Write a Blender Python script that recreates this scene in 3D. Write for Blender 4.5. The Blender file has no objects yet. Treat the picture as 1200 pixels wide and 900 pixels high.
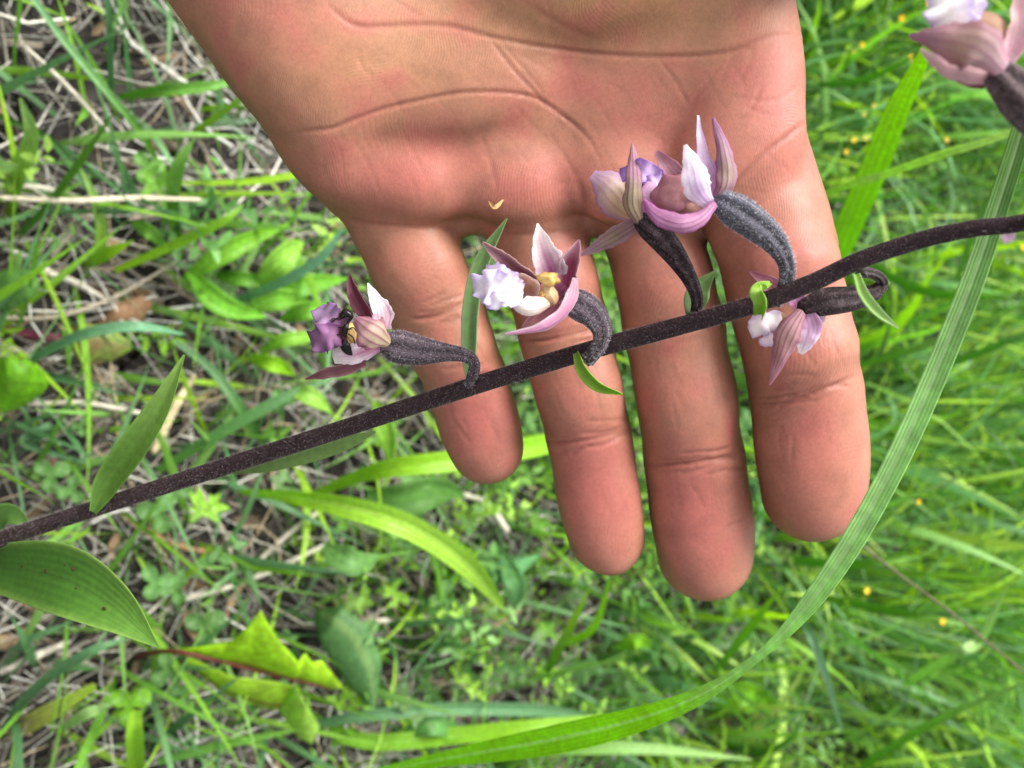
import bpy, math, random
import numpy as np
from mathutils import Vector, Matrix, noise as mnoise

random.seed(7); rng = np.random.default_rng(11)
SC = bpy.context.scene
COL = SC.collection

# ------------------------------------------------------------------ camera
F = 1152.6                      # focal length in pixels of a 1200 x 900 frame
DEP = math.radians(52)          # the camera looks down this steeply, turned on its side
HC = 0.42                       # camera height over the ground, metres
sd, cd = math.sin(DEP), math.cos(DEP)
CX = np.array([0, sd, cd]); CY = np.array([-1., 0, 0]); CZ = np.array([0, -cd, sd])
CAM = np.array([0, 0, HC])
ROT = np.stack([CX, CY, CZ], axis=1)            # camera axes as columns
cam_data = bpy.data.cameras.new('camera')
cam = bpy.data.objects.new('camera', cam_data); COL.objects.link(cam)
M4 = Matrix([list(ROT[0]) + [CAM[0]], list(ROT[1]) + [CAM[1]], list(ROT[2]) + [CAM[2]], [0, 0, 0, 1]])
cam.matrix_world = M4
cam_data.sensor_width = 36; cam_data.lens = 36 * F / 1200
cam_data.clip_start = 0.01; cam_data.clip_end = 200
cam_data.dof.use_dof = True; cam_data.dof.focus_distance = 0.158; cam_data.dof.aperture_fstop = 25
SC.camera = cam

# ------------------------------------------------------------------ world, sun, exposure
SUN_EL, SUN_AZ = math.radians(57), math.radians(-62)      # azimuth measured from +Y towards +X
w = bpy.data.worlds.new('World'); SC.world = w; w.use_nodes = True
nt = w.node_tree; nt.nodes.clear()
sky = nt.nodes.new('ShaderNodeTexSky'); sky.sky_type = 'NISHITA'; sky.sun_disc = False
sky.sun_elevation = SUN_EL; sky.sun_rotation = SUN_AZ
sky.air_density = 1.0; sky.dust_density = 4.0; sky.ozone_density = 0.6
hs = nt.nodes.new('ShaderNodeHueSaturation'); hs.inputs['Saturation'].default_value = 0.12
bg = nt.nodes.new('ShaderNodeBackground'); bg.inputs['Strength'].default_value = 0.125
wo = nt.nodes.new('ShaderNodeOutputWorld')
nt.links.new(sky.outputs[0], hs.inputs['Color']); nt.links.new(hs.outputs[0], bg.inputs[0]); nt.links.new(bg.outputs[0], wo.inputs[0])
sun_data = bpy.data.lights.new('sun', 'SUN'); sun_data.energy = 1.9; sun_data.angle = math.radians(30); sun_data.color = (1, 0.96, 0.9)
sun = bpy.data.objects.new('sun', sun_data); COL.objects.link(sun)
sdir = Vector((math.sin(SUN_AZ) * math.cos(SUN_EL), math.cos(SUN_AZ) * math.cos(SUN_EL), math.sin(SUN_EL)))
sun.rotation_euler = sdir.to_track_quat('Z', 'Y').to_euler(); sun.location = (0, 0, 3)
SC.view_settings.view_transform = 'Standard'; SC.view_settings.look = 'None'
SC.view_settings.exposure = 1.27; SC.view_settings.gamma = 1.0; SC.view_settings.use_curve_mapping = False
SC.render.engine = 'CYCLES'
SC.cycles.use_denoising = True
SC.cycles.max_bounces = 8; SC.cycles.transmission_bounces = 4; SC.cycles.diffuse_bounces = 4

# ------------------------------------------------------------------ helpers
def lin(r, g, b):
    f = lambda c: c / 12.92 if c <= 0.04045 else ((c + 0.055) / 1.055) ** 2.4
    return np.array([f(r / 255), f(g / 255), f(b / 255)])
def at(px, py, D):                       # a point seen at that place, D metres deep
    return CAM + D * ((px - 600) / F * CX + (450 - py) / F * CY - CZ)
def dep_h(px, h):                        # depth of the level h metres over the ground
    return (HC - h) / (sd - (px - 600) / F * cd)
def onground(px, py, h=0.0):
    return at(px, py, dep_h(px, h))
WLOC = {}
def mk(name, V, faces, mat, parent=None, col=None, smooth=True, attrs=None):
    """one mesh object; V in world coordinates"""
    V = np.asarray(V, float)
    c = V.mean(axis=0) if parent is not None else np.array([V[:, 0].mean(), V[:, 1].mean(), V[:, 2].min()])
    me = bpy.data.meshes.new(name)
    me.from_pydata((V - c).tolist(), [], faces if isinstance(faces, list) else faces.tolist())
    if smooth:
        me.polygons.foreach_set('use_smooth', np.ones(len(me.polygons), bool))
    if col is not None:
        a = me.color_attributes.new('col', 'FLOAT_COLOR', 'POINT')
        a.data.foreach_set('color', np.concatenate([np.clip(col, 0, 1), np.ones((len(V), 1))], axis=1).astype(np.float32).ravel())
    me.materials.append(mat)
    o = bpy.data.objects.new(name, me); COL.objects.link(o)
    if parent is not None:
        o.parent = parent; o.location = Vector(c - WLOC[parent.name])
    else:
        o.location = Vector(c)
    WLOC[o.name] = c
    return o
def empty(name, loc, parent=None):
    o = bpy.data.objects.new(name, None); COL.objects.link(o); o.empty_display_size = 0.01
    loc = np.asarray(loc, float)
    if parent is not None:
        o.parent = parent; o.location = Vector(loc - WLOC[parent.name])
    else:
        o.location = Vector(loc)
    WLOC[o.name] = loc
    return o
def tag(o, label, cat, group=None):
    o['label'] = label; o['category'] = cat
    if 'kind' not in o.keys(): o['kind'] = 'thing'
    if group: o['group'] = group
    return o
def spline(P, n):
    """Catmull-Rom through the rows of P, n samples"""
    P = np.asarray(P, float)
    if len(P) == 2: P = np.array([P[0], (P[0] + P[1]) / 2, P[1]])
    Q = np.vstack([2 * P[0] - P[1], P, 2 * P[-1] - P[-2]])
    out = []
    m = len(P) - 1
    for u in np.linspace(0, m, n):
        i = min(int(u), m - 1); t = u - i
        p0, p1, p2, p3 = Q[i], Q[i + 1], Q[i + 2], Q[i + 3]
        out.append(0.5 * (2 * p1 + (p2 - p0) * t + (2 * p0 - 5 * p1 + 4 * p2 - p3) * t * t + (3 * p1 - p0 - 3 * p2 + p3) * t ** 3))
    return np.array(out)
def nrm(v):
    return v / np.maximum(np.linalg.norm(v, axis=-1, keepdims=True), 1e-12)
def tangents(P):
    T = np.gradient(P, axis=0)
    return nrm(T)

def strip(P, W, n=26, ns=8, normal=None, roll=0.0, cup=0.0, fold=0.0, ruffle=0.0, rfreq=5, thick=0.00025, twist=0.0, curl=0.0, edge=None, seed=0, serr=0.0, groove=0.0, gn=0, ragged=0.0):
    """a leaf or petal: spine P, half widths W (metres). Returns V, faces, t, s, side"""
    S = spline(np.column_stack([P, W]), n); C = S[:, :3]; hw = np.maximum(S[:, 3], 1e-5)
    T = tangents(C)
    N0 = (CAM - C) if normal is None else np.tile(np.asarray(normal, float), (n, 1))
    N0 = nrm(N0 - (N0 * T).sum(1, keepdims=True) * T)
    B0 = np.cross(T, N0)
    tt = np.linspace(0, 1, n)
    a = math.radians(roll) + math.radians(twist) * tt
    B = B0 * np.cos(a)[:, None] + N0 * np.sin(a)[:, None]; N = N0 * np.cos(a)[:, None] - B0 * np.sin(a)[:, None]
    ss = np.linspace(-1, 1, ns + 1)
    V = np.zeros((n, ns + 1, 3)); rs = np.random.default_rng(seed); ph = rs.uniform(0, 6.28, 4)
    for j, s in enumerate(ss):
        h = hw * (cup * s * s + fold * abs(s)) + ruffle * abs(s) ** 1.5 * hw * np.sin(tt * rfreq * 6.28 + ph[0] + (s > 0) * ph[1])
        if gn: h = h + groove * hw * np.cos(s * gn * np.pi)
        wj = hw * (1 - 0.25 * min(abs(cup) + abs(fold), 1.2) * s * s)
        if serr: wj = wj * (1 + serr * (abs(s) ** 3) * np.sign(np.sin(tt * 60 + ph[2])) )
        if ragged:
            e_ = np.array([mnoise.noise(Vector((q_ * 6.0, ph[0] + (3.0 if s > 0 else 0.0), 1.0))) + 0.6 * mnoise.noise(Vector((q_ * 17.0, ph[1] + (3.0 if s > 0 else 0.0), 4.0))) for q_ in tt])
            wj = wj * (1 + ragged * e_ * abs(s) ** 2)
        V[:, j] = C + B * (s * wj)[:, None] + N * h[:, None]
    Nn = N[:, None, :] * np.ones((1, ns + 1, 1))
    Vf = V + Nn * thick / 2; Vb = V - Nn * thick / 2
    m = n * (ns + 1); faces = []
    idx = lambda i, j: i * (ns + 1) + j
    for i in range(n - 1):
        for j in range(ns):
            q = (idx(i, j), idx(i, j + 1), idx(i + 1, j + 1), idx(i + 1, j))
            faces.append(q[::-1]); faces.append(tuple(k + m for k in q))
    for i in range(n - 1):
        a0, a1 = idx(i, 0), idx(i + 1, 0); faces.append((a0, a1, a1 + m, a0 + m)[::-1])
        b0, b1 = idx(i, ns), idx(i + 1, ns); faces.append((b0, b1, b1 + m, b0 + m))
    VV = np.vstack([Vf.reshape(-1, 3), Vb.reshape(-1, 3)])
    t = np.tile(np.repeat(tt, ns + 1), 2); s = np.tile(np.tile(ss, n), 2); side = np.repeat([1, -1], m)
    return VV, faces, t, s, side
def tube(P, R, n=30, k=12, ridges=0, rdep=0.0, flat=1.0, cap=True):
    S = spline(np.column_stack([P, R]), n); C = S[:, :3]; r = np.maximum(S[:, 3], 2e-5)
    T = tangents(C); up = nrm(np.tile(CZ, (n, 1)) - (T @ CZ)[:, None] * T); B = np.cross(T, up)
    th = np.linspace(0, 2 * np.pi, k, endpoint=False)
    mod = 1 + rdep * np.cos(ridges * th) if ridges else np.ones(k)
    V = C[:, None] + (r[:, None] * mod[None, :])[..., None] * (np.cos(th)[None, :, None] * B[:, None] + flat * np.sin(th)[None, :, None] * up[:, None])
    faces = []
    for i in range(n - 1):
        for j in range(k):
            j2 = (j + 1) % k
            faces.append((i * k + j, i * k + j2, (i + 1) * k + j2, (i + 1) * k + j))
    V = V.reshape(-1, 3)
    if cap:
        V = np.vstack([V, C[0] - T[0] * r[0] * .5, C[-1] + T[-1] * r[-1] * .6]); a, b = n * k, n * k + 1
        for j in range(k):
            j2 = (j + 1) % k
            faces.append((a, j2, j)); faces.append((b, (n - 1) * k + j, (n - 1) * k + j2))
    t = np.concatenate([np.repeat(np.linspace(0, 1, n), k), [0, 1]]) if cap else np.repeat(np.linspace(0, 1, n), k)
    return V, faces, t
def vnoise(V, scale, seed=0.0):
    return np.array([mnoise.noise(Vector((p[0] * scale + seed, p[1] * scale, p[2] * scale))) for p in V])
def ramp(t, stops):
    xs = [a for a, _ in stops]; cs = np.array([c for _, c in stops])
    return np.stack([np.interp(t, xs, cs[:, k]) for k in range(3)], axis=1)
def mix(a, b, f):
    f = np.asarray(f)[..., None]; return a * (1 - f) + b * f

# ------------------------------------------------------------------ materials
def mat_base(name):
    m = bpy.data.materials.new(name); m.use_nodes = True; t = m.node_tree
    return m, t, t.nodes['Principled BSDF'], t.nodes['Material Output']
def nd(t, kind, **kw):
    n = t.nodes.new(kind)
    for k, v in kw.items():
        if k in n.inputs.keys(): n.inputs[k].default_value = v
        else: setattr(n, k, v)
    return n
def vary(t, src, scale, lo, hi, coord, detail=4.0):
    """multiply a colour by a noise between lo and hi"""
    nz = nd(t, 'ShaderNodeTexNoise'); nz.inputs['Scale'].default_value = scale; nz.inputs['Detail'].default_value = detail
    t.links.new(coord, nz.inputs['Vector'])
    mr = nd(t, 'ShaderNodeMapRange'); mr.inputs[1].default_value = 0.3; mr.inputs[2].default_value = 0.7; mr.inputs[3].default_value = lo; mr.inputs[4].default_value = hi
    t.links.new(nz.outputs['Fac'], mr.inputs[0])
    vm = nd(t, 'ShaderNodeVectorMath', operation='SCALE')
    t.links.new(src, vm.inputs[0]); t.links.new(mr.outputs[0], vm.inputs['Scale'])
    return vm.outputs[0], nz.outputs['Fac']
def leafy(name, trans=0.45, rough=0.5, scale=900, lo=0.8, hi=1.15, bump=0.15, spec=0.4, tsat=1.1):
    """leaf or petal tissue: colour attribute, light passing through it"""
    m, t, p, out = mat_base(name)
    at_ = nd(t, 'ShaderNodeAttribute'); at_.attribute_name = 'col'
    tc = nd(t, 'ShaderNodeTexCoord')
    c, fac = vary(t, at_.outputs['Color'], scale, lo, hi, tc.outputs['Object'])
    c2, _ = vary(t, c, scale * 0.12, 0.94, 1.05, tc.outputs['Object'])
    t.links.new(c2, p.inputs['Base Color']); p.inputs['Roughness'].default_value = rough
    p.inputs['Specular IOR Level'].default_value = spec
    bp = nd(t, 'ShaderNodeBump'); bp.inputs['Strength'].default_value = bump; bp.inputs['Distance'].default_value = 0.0002
    t.links.new(fac, bp.inputs['Height']); t.links.new(bp.outputs[0], p.inputs['Normal'])
    tr = nd(t, 'ShaderNodeBsdfTranslucent')
    h = nd(t, 'ShaderNodeHueSaturation'); h.inputs['Saturation'].default_value = tsat; h.inputs['Value'].default_value = 1.25
    t.links.new(c2, h.inputs['Color']); t.links.new(h.outputs[0], tr.inputs['Color'])
    ms = nd(t, 'ShaderNodeMixShader'); ms.inputs[0].default_value = trans
    t.links.new(p.outputs[0], ms.inputs[1]); t.links.new(tr.outputs[0], ms.inputs[2]); t.links.new(ms.outputs[0], out.inputs['Surface'])
    return m
M_LEAF = leafy('orchid_leaf', 0.35, 0.55, 700, 0.85, 1.12, 0.2)
M_GRASS = leafy('grass_leaf', 0.40, 0.42, 500, 0.85, 1.15, 0.15)
M_HERB = leafy('herb_leaf', 0.40, 0.5, 400, 0.75, 1.2, 0.3)
M_PETAL = leafy('petal', 0.45, 0.6, 2600, 0.92, 1.06, 0.35, 0.25, 1.1)
def dull(name, rough=0.85, scale=800, lo=0.6, hi=1.25, bump=0.5):
    m, t, p, out = mat_base(name)
    at_ = nd(t, 'ShaderNodeAttribute'); at_.attribute_name = 'col'
    tc = nd(t, 'ShaderNodeTexCoord')
    c, fac = vary(t, at_.outputs['Color'], scale, lo, hi, tc.outputs['Object'])
    t.links.new(c, p.inputs['Base Color']); p.inputs['Roughness'].default_value = rough
    p.inputs['Specular IOR Level'].default_value = 0.25
    bp = nd(t, 'ShaderNodeBump'); bp.inputs['Strength'].default_value = bump; bp.inputs['Distance'].default_value = 0.0003
    t.links.new(fac, bp.inputs['Height']); t.links.new(bp.outputs[0], p.inputs['Normal'])
    return m
M_STRAW = dull('dry_straw', 0.7, 600, 0.7, 1.2)
M_STEM = dull('orchid_stem', 0.7, 2500, 0.55, 1.35, 0.6)
M_HAIR = dull('stem_hair', 0.6, 500, 0.9, 1.1, 0.0)
M_POLLEN = leafy('column', 0.2, 0.45, 1800, 0.9, 1.1, 0.2)
M_ANT = dull('ant_shell', 0.3, 2000, 0.8, 1.2, 0.1)

# ------------------------------------------------------------------ ground
def soil_mat():
    m, t, p, out = mat_base('soil')
    tc = nd(t, 'ShaderNodeTexCoord')
    n1 = nd(t, 'ShaderNodeTexNoise'); n1.inputs['Scale'].default_value = 60; n1.inputs['Detail'].default_value = 10
    t.links.new(tc.outputs['Object'], n1.inputs['Vector'])
    r = nd(t, 'ShaderNodeValToRGB'); e = r.color_ramp.elements
    e[0].position = 0.3; e[0].color = (0.008, 0.0065, 0.006, 1); e[1].position = 0.75; e[1].color = (0.055, 0.046, 0.041, 1)
    t.links.new(n1.outputs['Fac'], r.inputs[0]); t.links.new(r.outputs[0], p.inputs['Base Color'])
    p.inputs['Roughness'].default_value = 0.95
    bp = nd(t, 'ShaderNodeBump'); bp.inputs['Strength'].default_value = 0.8; bp.inputs['Distance'].default_value = 0.004
    t.links.new(n1.outputs['Fac'], bp.inputs['Height']); t.links.new(bp.outputs[0], p.inputs['Normal'])
    return m
def ground_z(x, y):
    return 0.006 * np.sin(x * 17 + 1) * np.cos(y * 13) + 0.004 * np.sin(x * 41 + y * 37)
g = np.concatenate([-np.geomspace(60, 0.8, 14), np.linspace(-0.75, 0.75, 61), np.geomspace(0.8, 60, 14)])
gx, gy = np.meshgrid(g, g + 0.5, indexing='ij')
gz = ground_z(gx, gy) * (np.hypot(gx, gy) < 3)
nG = len(g)
faces = [(i * nG + j, (i + 1) * nG + j, (i + 1) * nG + j + 1, i * nG + j + 1) for i in range(nG - 1) for j in range(nG - 1)]
ground = mk('ground', np.stack([gx, gy, gz], -1).reshape(-1, 3), faces, soil_mat()); ground['kind'] = 'structure'

# ------------------------------------------------------------------ litter and grass as masses
def lerp_cols(cols, n, jit=0.12):
    cols = np.array(cols); c = cols[rng.integers(0, len(cols), n)]
    return c * rng.uniform(1 - jit, 1 + jit, (n, 1))
def blades(base, head, length, width, tilt, bend, col, tipcol=None, seg=6, fold=0.3, side=None):
    """grass blades, vectorised: base n x 3, head azimuth, tilt from upright at the root, bend added along the blade"""
    n = len(base); V = np.zeros((n, seg + 1, 3, 3)); p = base.copy()
    ang = tilt.copy(); h = np.stack([np.cos(head), np.sin(head), 0 * head], 1); up = np.array([0, 0, 1.])
    s_ = np.stack([-np.sin(head), np.cos(head), 0 * head], 1)
    rollv = rng.normal(0, 0.6, n)
    C = np.zeros((n, seg + 1, 3))
    for i in range(seg + 1):
        t = i / seg
        d = h * np.sin(ang)[:, None] + up * np.cos(ang)[:, None]
        nn = h * np.cos(ang)[:, None] - up * np.sin(ang)[:, None]
        r = rollv * (0.4 + t)
        B = s_ * np.cos(r)[:, None] + nn * np.sin(r)[:, None]; N = nn * np.cos(r)[:, None] - s_ * np.sin(r)[:, None]
        wv = width * 0.5 * (min(1, 0.55 + t * 1.6) * (1 - max(0, (t - 0.35) / 0.65) ** 1.7) + 0.02)
        V[:, i, 0] = p - B * wv[:, None] + N * (fold * wv)[:, None]; V[:, i, 1] = p; V[:, i, 2] = p + B * wv[:, None] + N * (fold * wv)[:, None]
        p = p + d * (length / seg)[:, None]; ang = ang + bend / seg
    VV = V.reshape(-1, 3)
    VV[:, 2] = np.maximum(VV[:, 2], 0.001)
    one = []
    for i in range(seg):
        for j in range(2):
            one.append((i * 3 + j, i * 3 + j + 1, (i + 1) * 3 + j + 1, (i + 1) * 3 + j))
    f = (np.array(one)[None] + (np.arange(n) * (seg + 1) * 3)[:, None, None]).reshape(-1, 4)
    tt = np.linspace(0, 1, seg + 1)[None, :, None, None]
    tc = col if tipcol is None else tipcol
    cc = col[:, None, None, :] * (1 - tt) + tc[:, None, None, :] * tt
    cc = np.broadcast_to(cc, (n, seg + 1, 3, 3)).reshape(-1, 3)
    return VV, f, cc
def area(n, x0, x1, y0, y1):
    return rng.uniform(x0, x1, n), rng.uniform(y0, y1, n)
GREENS = [lin(128, 178, 58), lin(110, 162, 60), lin(154, 198, 58), lin(128, 174, 88), lin(86, 138, 56), lin(174, 208, 92), lin(72, 118, 48)]
BLUEG = [lin(100, 146, 92), lin(116, 160, 104), lin(88, 134, 84)]

# the dense upright grass further off
def cluster(n, k, x0, x1, y0, y1, sp):
    cx, cy = area(k, x0, x1, y0, y1); i = rng.integers(0, k, n)
    return cx[i] + rng.normal(0, sp, n), cy[i] + rng.normal(0, sp, n), i
parts = []
n = 15000; x, y, ci = cluster(n, 900, -0.75, 0.75, 0.34, 1.35, 0.02)
keep = y > 0.30 + 0.10 * np.abs(np.sin(x * 9 + 1)); x, y, ci = x[keep], y[keep], ci[keep]; n = len(x)
hd = rng.uniform(0, 6.28, 900)[ci] + rng.normal(0, 0.7, n)
L = rng.uniform(0.05, 0.17, n) * np.clip((y - 0.22) / 0.35, 0.35, 1.0)
c = lerp_cols(GREENS + BLUEG[:2], n, 0.40)
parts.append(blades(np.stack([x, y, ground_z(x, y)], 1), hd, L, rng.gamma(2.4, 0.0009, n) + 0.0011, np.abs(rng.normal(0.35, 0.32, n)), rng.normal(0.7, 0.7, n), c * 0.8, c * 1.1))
n = 3600; x, y = area(n, -0.6, 0.6, -0.15, 0.46)
hd = rng.uniform(0, 6.28, n); c = lerp_cols(GREENS[:4] + BLUEG, n, 0.2)
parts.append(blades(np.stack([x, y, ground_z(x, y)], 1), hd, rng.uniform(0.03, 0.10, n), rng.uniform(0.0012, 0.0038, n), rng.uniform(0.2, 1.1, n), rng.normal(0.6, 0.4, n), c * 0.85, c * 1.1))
n = 5000; x, y = area(n, -3, 3, 1.3, 5); c = lerp_cols(GREENS, n, 0.2)
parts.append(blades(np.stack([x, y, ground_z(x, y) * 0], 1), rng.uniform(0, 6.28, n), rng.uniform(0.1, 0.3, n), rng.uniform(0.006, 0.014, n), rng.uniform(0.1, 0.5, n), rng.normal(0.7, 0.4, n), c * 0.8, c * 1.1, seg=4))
def merge(parts):
    V, Fc, Cc, o = [], [], [], 0
    for v, f, c_ in parts:
        V.append(v); Fc.append(np.asarray(f) + o); Cc.append(c_); o += len(v)
    return np.vstack(V), np.vstack(Fc), np.vstack(Cc)
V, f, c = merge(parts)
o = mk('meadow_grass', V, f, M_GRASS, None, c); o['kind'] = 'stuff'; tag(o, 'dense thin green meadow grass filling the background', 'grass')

# dead stems and straw lying on the soil
def sticks(x, y, z, head, pitch, length, rad, col, seg=4, wob=0.25):
    n = len(x); k = 3; p = np.stack([x, y, z], 1); V = np.zeros((n, seg + 1, k, 3)); hd = head.copy(); cur = rng.normal(0, wob, n)
    for i in range(seg + 1):
        d = np.stack([np.cos(hd) * np.cos(pitch), np.sin(hd) * np.cos(pitch), np.sin(pitch)], 1)
        s_ = np.stack([-np.sin(hd), np.cos(hd), 0 * hd], 1); u = np.cross(d, s_)
        for j in range(k):
            a = j * 2 * np.pi / k + 0.5
            V[:, i, j] = p + (s_ * np.cos(a) + u * np.sin(a)) * (rad * (1 - 0.4 * i / seg))[:, None]
        p = p + d * (length / seg)[:, None]; hd = hd + cur / seg + rng.normal(0, wob * 0.5, n)
    V[..., 2] = np.maximum(V[..., 2], 0.0005)
    one = [(i * k + j, i * k + (j + 1) % k, (i + 1) * k + (j + 1) % k, (i + 1) * k + j) for i in range(seg) for j in range(k)]
    f = (np.array(one)[None] + (np.arange(n) * (seg + 1) * k)[:, None, None]).reshape(-1, 4)
    return V.reshape(-1, 3), f, np.repeat(col, (seg + 1) * k, axis=0)
STRAW = [lin(206, 202, 190), lin(186, 180, 166), lin(160, 152, 140), lin(120, 112, 102), lin(220, 218, 210), lin(72, 62, 56), lin(176, 158, 128), lin(140, 136, 130), lin(198, 196, 186), lin(84, 76, 70), lin(54, 46, 42)]
n = 26000; x, y = area(n, -0.6, 0.6, -0.2, 0.62)
dens = np.clip(1.25 - (y - 0.15) / 0.5, 0.15, 1); keep = rng.uniform(0, 1, n) < dens; x, y = x[keep], y[keep]; n = len(x)
z = ground_z(x, y) + rng.uniform(0.0005, 0.014, n)
hd = np.where(rng.uniform(0, 1, n) < 0.6, math.pi / 2 + rng.normal(0, 0.7, n), rng.uniform(0, 6.28, n)) + np.pi * rng.integers(0, 2, n)
s1 = sticks(x, y, z, hd, rng.normal(0, 0.12, n), rng.gamma(2.2, 0.015, n) + 0.008, rng.gamma(1.5, 0.00016, n) + 0.00013, lerp_cols(STRAW, n, 0.35), wob=0.45)
o = mk('straw_litter', *s1[:2], M_STRAW, None, s1[2]); o['kind'] = 'stuff'; tag(o, 'mat of grey and beige dead grass stems lying on the soil', 'dead grass')
# dead leaf scraps
n = 1800; x, y = area(n, -0.5, 0.5, -0.15, 0.6); c = lerp_cols([lin(118, 98, 78), lin(84, 68, 58), lin(146, 134, 118), lin(110, 98, 90), lin(150, 124, 96)], n, 0.25)
sc_ = blades(np.stack([x, y, ground_z(x, y) + rng.uniform(0.001, 0.008, n)], 1), rng.uniform(0, 6.28, n), rng.uniform(0.006, 0.022, n), rng.uniform(0.002, 0.006, n), rng.uniform(1.2, 1.6, n), rng.normal(0.1, 0.5, n), c, seg=5, fold=0.35)
o = mk('dead_leaf_scraps', *sc_[:2], M_STRAW, None, sc_[2]); o['kind'] = 'stuff'; tag(o, 'brown dead leaf scraps scattered among the straw', 'leaf litter')

# small-leaved herbs: sprigs of tiny leaflets
def herb_mass(n, x0, x1, y0, y1, cols, size, nl, hgt, dens=None):
    x, y, _ = cluster(n, max(8, n // 9), x0, x1, y0, y1, 0.022)
    if dens is not None:
        k = rng.uniform(0, 1, n) < dens(x, y); x, y = x[k], y[k]; n = len(x)
    head = rng.uniform(0, 6.28, n); tilt = rng.uniform(0.1, 1.2, n); L = rng.uniform(0.5, 1.2, n) * hgt
    sc1 = lerp_cols(cols, n, 0.38)
    d = np.stack([np.cos(head) * np.sin(tilt), np.sin(head) * np.sin(tilt), np.cos(tilt)], 1)
    t = (np.arange(nl) + 0.7) / nl
    c0 = np.stack([x, y, ground_z(x, y)], 1)[:, None] + d[:, None] * (t[None, :, None] * L[:, None, None])
    az = np.arange(nl) * 2.4; rr = rng.normal(0, 0.25, (n, nl))
    e1 = nrm(np.cross(d, np.array([0.31, 0.2, 0.93]))); e2 = np.cross(d, e1)
    a = az[None] + rr + head[:, None]
    out = np.cos(a)[..., None] * e1[:, None] + np.sin(a)[..., None] * e2[:, None] + 0.45 * d[:, None]; out = nrm(out)
    sl = (size * rng.uniform(0.6, 1.2, (n, nl)) * (1.15 - 0.6 * np.abs(t - 0.45))[None])[..., None]
    sidev = nrm(np.cross(out, d[:, None] + 0.01)); nv = np.cross(sidev, out)
    b = c0; wd = 0.26
    vs = [b, b + out * sl * .35 - sidev * sl * wd + nv * sl * .06, b + out * sl * .35 + sidev * sl * wd + nv * sl * .06, b + out * sl * .75 - sidev * sl * wd * .7, b + out * sl * .75 + sidev * sl * wd * .7, b + out * sl * 1.05 - nv * sl * .1, b + out * sl * .38, b + out * sl * .75 - nv * sl * .05]
    V = np.stack(vs, 2)                         # n, nl, 8, 3
    one = np.array([(0, 6, 1, 1), (0, 2, 6, 6), (1, 6, 7, 3), (6, 2, 4, 7), (3, 7, 5, 5), (7, 4, 5, 5)])
    cnt = n * nl
    f = (one[None] + (np.arange(cnt) * 8)[:, None, None]).reshape(-1, 4)
    f = [tuple(q[:3]) if q[2] == q[3] else tuple(q) for q in f.tolist()]
    c = np.repeat(np.repeat(sc1, nl, 0) * rng.uniform(0.85, 1.15, (cnt, 1)), 8, 0)
    return V.reshape(-1, 3), f, c
HERBC = [lin(114, 162, 64), lin(136, 182, 64), lin(102, 150, 76), lin(156, 196, 78), lin(82, 128, 62), lin(130, 172, 102)]
h1 = herb_mass(5800, -0.55, 0.55, 0.05, 1.15, HERBC, 0.0072, 14, 0.055, lambda x, y: np.clip((y - 0.13 + 0.25 * np.clip(x, -0.1, 0.1)) / 0.22, 0.12, 1))
o = mk('ground_herbs', *h1[:2], M_HERB, None, h1[2]); o['kind'] = 'stuff'; tag(o, 'low feathery green herbs growing between the grass', 'ground cover')

# ------------------------------------------------------------------ the hand: one continuous skin grown from a distance field
def cpt(px, py, D):                    # camera frame, millimetres
    return np.array([(px - 600) / F * D, (450 - py) / F * D, -D])
H = 0.76                               # voxel, mm
lo = np.array([-112., -52., -226.]); hi = np.array([118., 250., -128.])
dims = np.ceil((hi - lo) / H).astype(int)
ax = [lo[k] + H * np.arange(dims[k]) for k in range(3)]
FIELD = np.full(dims, 50.0, np.float32)
def window(bmin, bmax):
    a = np.clip(((bmin - lo) / H).astype(int), 0, dims - 1); b = np.clip(((bmax - lo) / H).astype(int) + 2, 1, dims)
    sl = tuple(slice(a[k], b[k]) for k in range(3))
    g = [ax[0][sl[0]][:, None, None], ax[1][sl[1]][None, :, None], ax[2][sl[2]][None, None, :]]
    return sl, g
def smin(a, b, k):
    h = np.clip(0.5 + 0.5 * (b - a) / k, 0, 1)
    return b * (1 - h) + a * h - k * h * (1 - h)
def put(field, d, sl, k):
    field[sl] = smin(field[sl], d.astype(np.float32), k)
def round_cone(field, a, b, ra, rb, k, flat=0.92):
    sl, (X, Y, Z) = window(np.minimum(a, b) - max(ra, rb) - 9, np.maximum(a, b) + max(ra, rb) + 9)
    z = a[2] + (Z - a[2]) / flat; b = np.array([b[0], b[1], a[2] + (b[2] - a[2]) / flat])
    ba = b - a; L2 = (ba ** 2).sum()
    h = np.clip(((X - a[0]) * ba[0] + (Y - a[1]) * ba[1] + (z - a[2]) * ba[2]) / L2, 0, 1)
    d = np.sqrt((X - a[0] - h * ba[0]) ** 2 + (Y - a[1] - h * ba[1]) ** 2 + (z - a[2] - h * ba[2]) ** 2) - (ra + (rb - ra) * h)
    put(field, d, sl, k)
def ellipsoid(field, c, r, ang, k, tiltx=0.0):
    """ang: rotation in the picture plane (deg), long axis r[1] along the turned y"""
    R = float(max(r)) + 8
    sl, (X, Y, Z) = window(c - R, c + R)
    a = math.radians(ang); ca, sa = math.cos(a), math.sin(a)
    x, y, z = X - c[0], Y - c[1], Z - c[2]
    z = z - tiltx * y
    u, v = ca * x + sa * y, -sa * x + ca * y
    k0 = np.sqrt((u / r[0]) ** 2 + (v / r[1]) ** 2 + (z / r[2]) ** 2)
    k1 = np.sqrt((u / r[0] ** 2) ** 2 + (v / r[1] ** 2) ** 2 + (z / r[2] ** 2) ** 2)
    put(field, k0 * (k0 - 1.0) / np.maximum(k1, 1e-6), sl, k)
px2mm = lambda r, D: r / F * D
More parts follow.
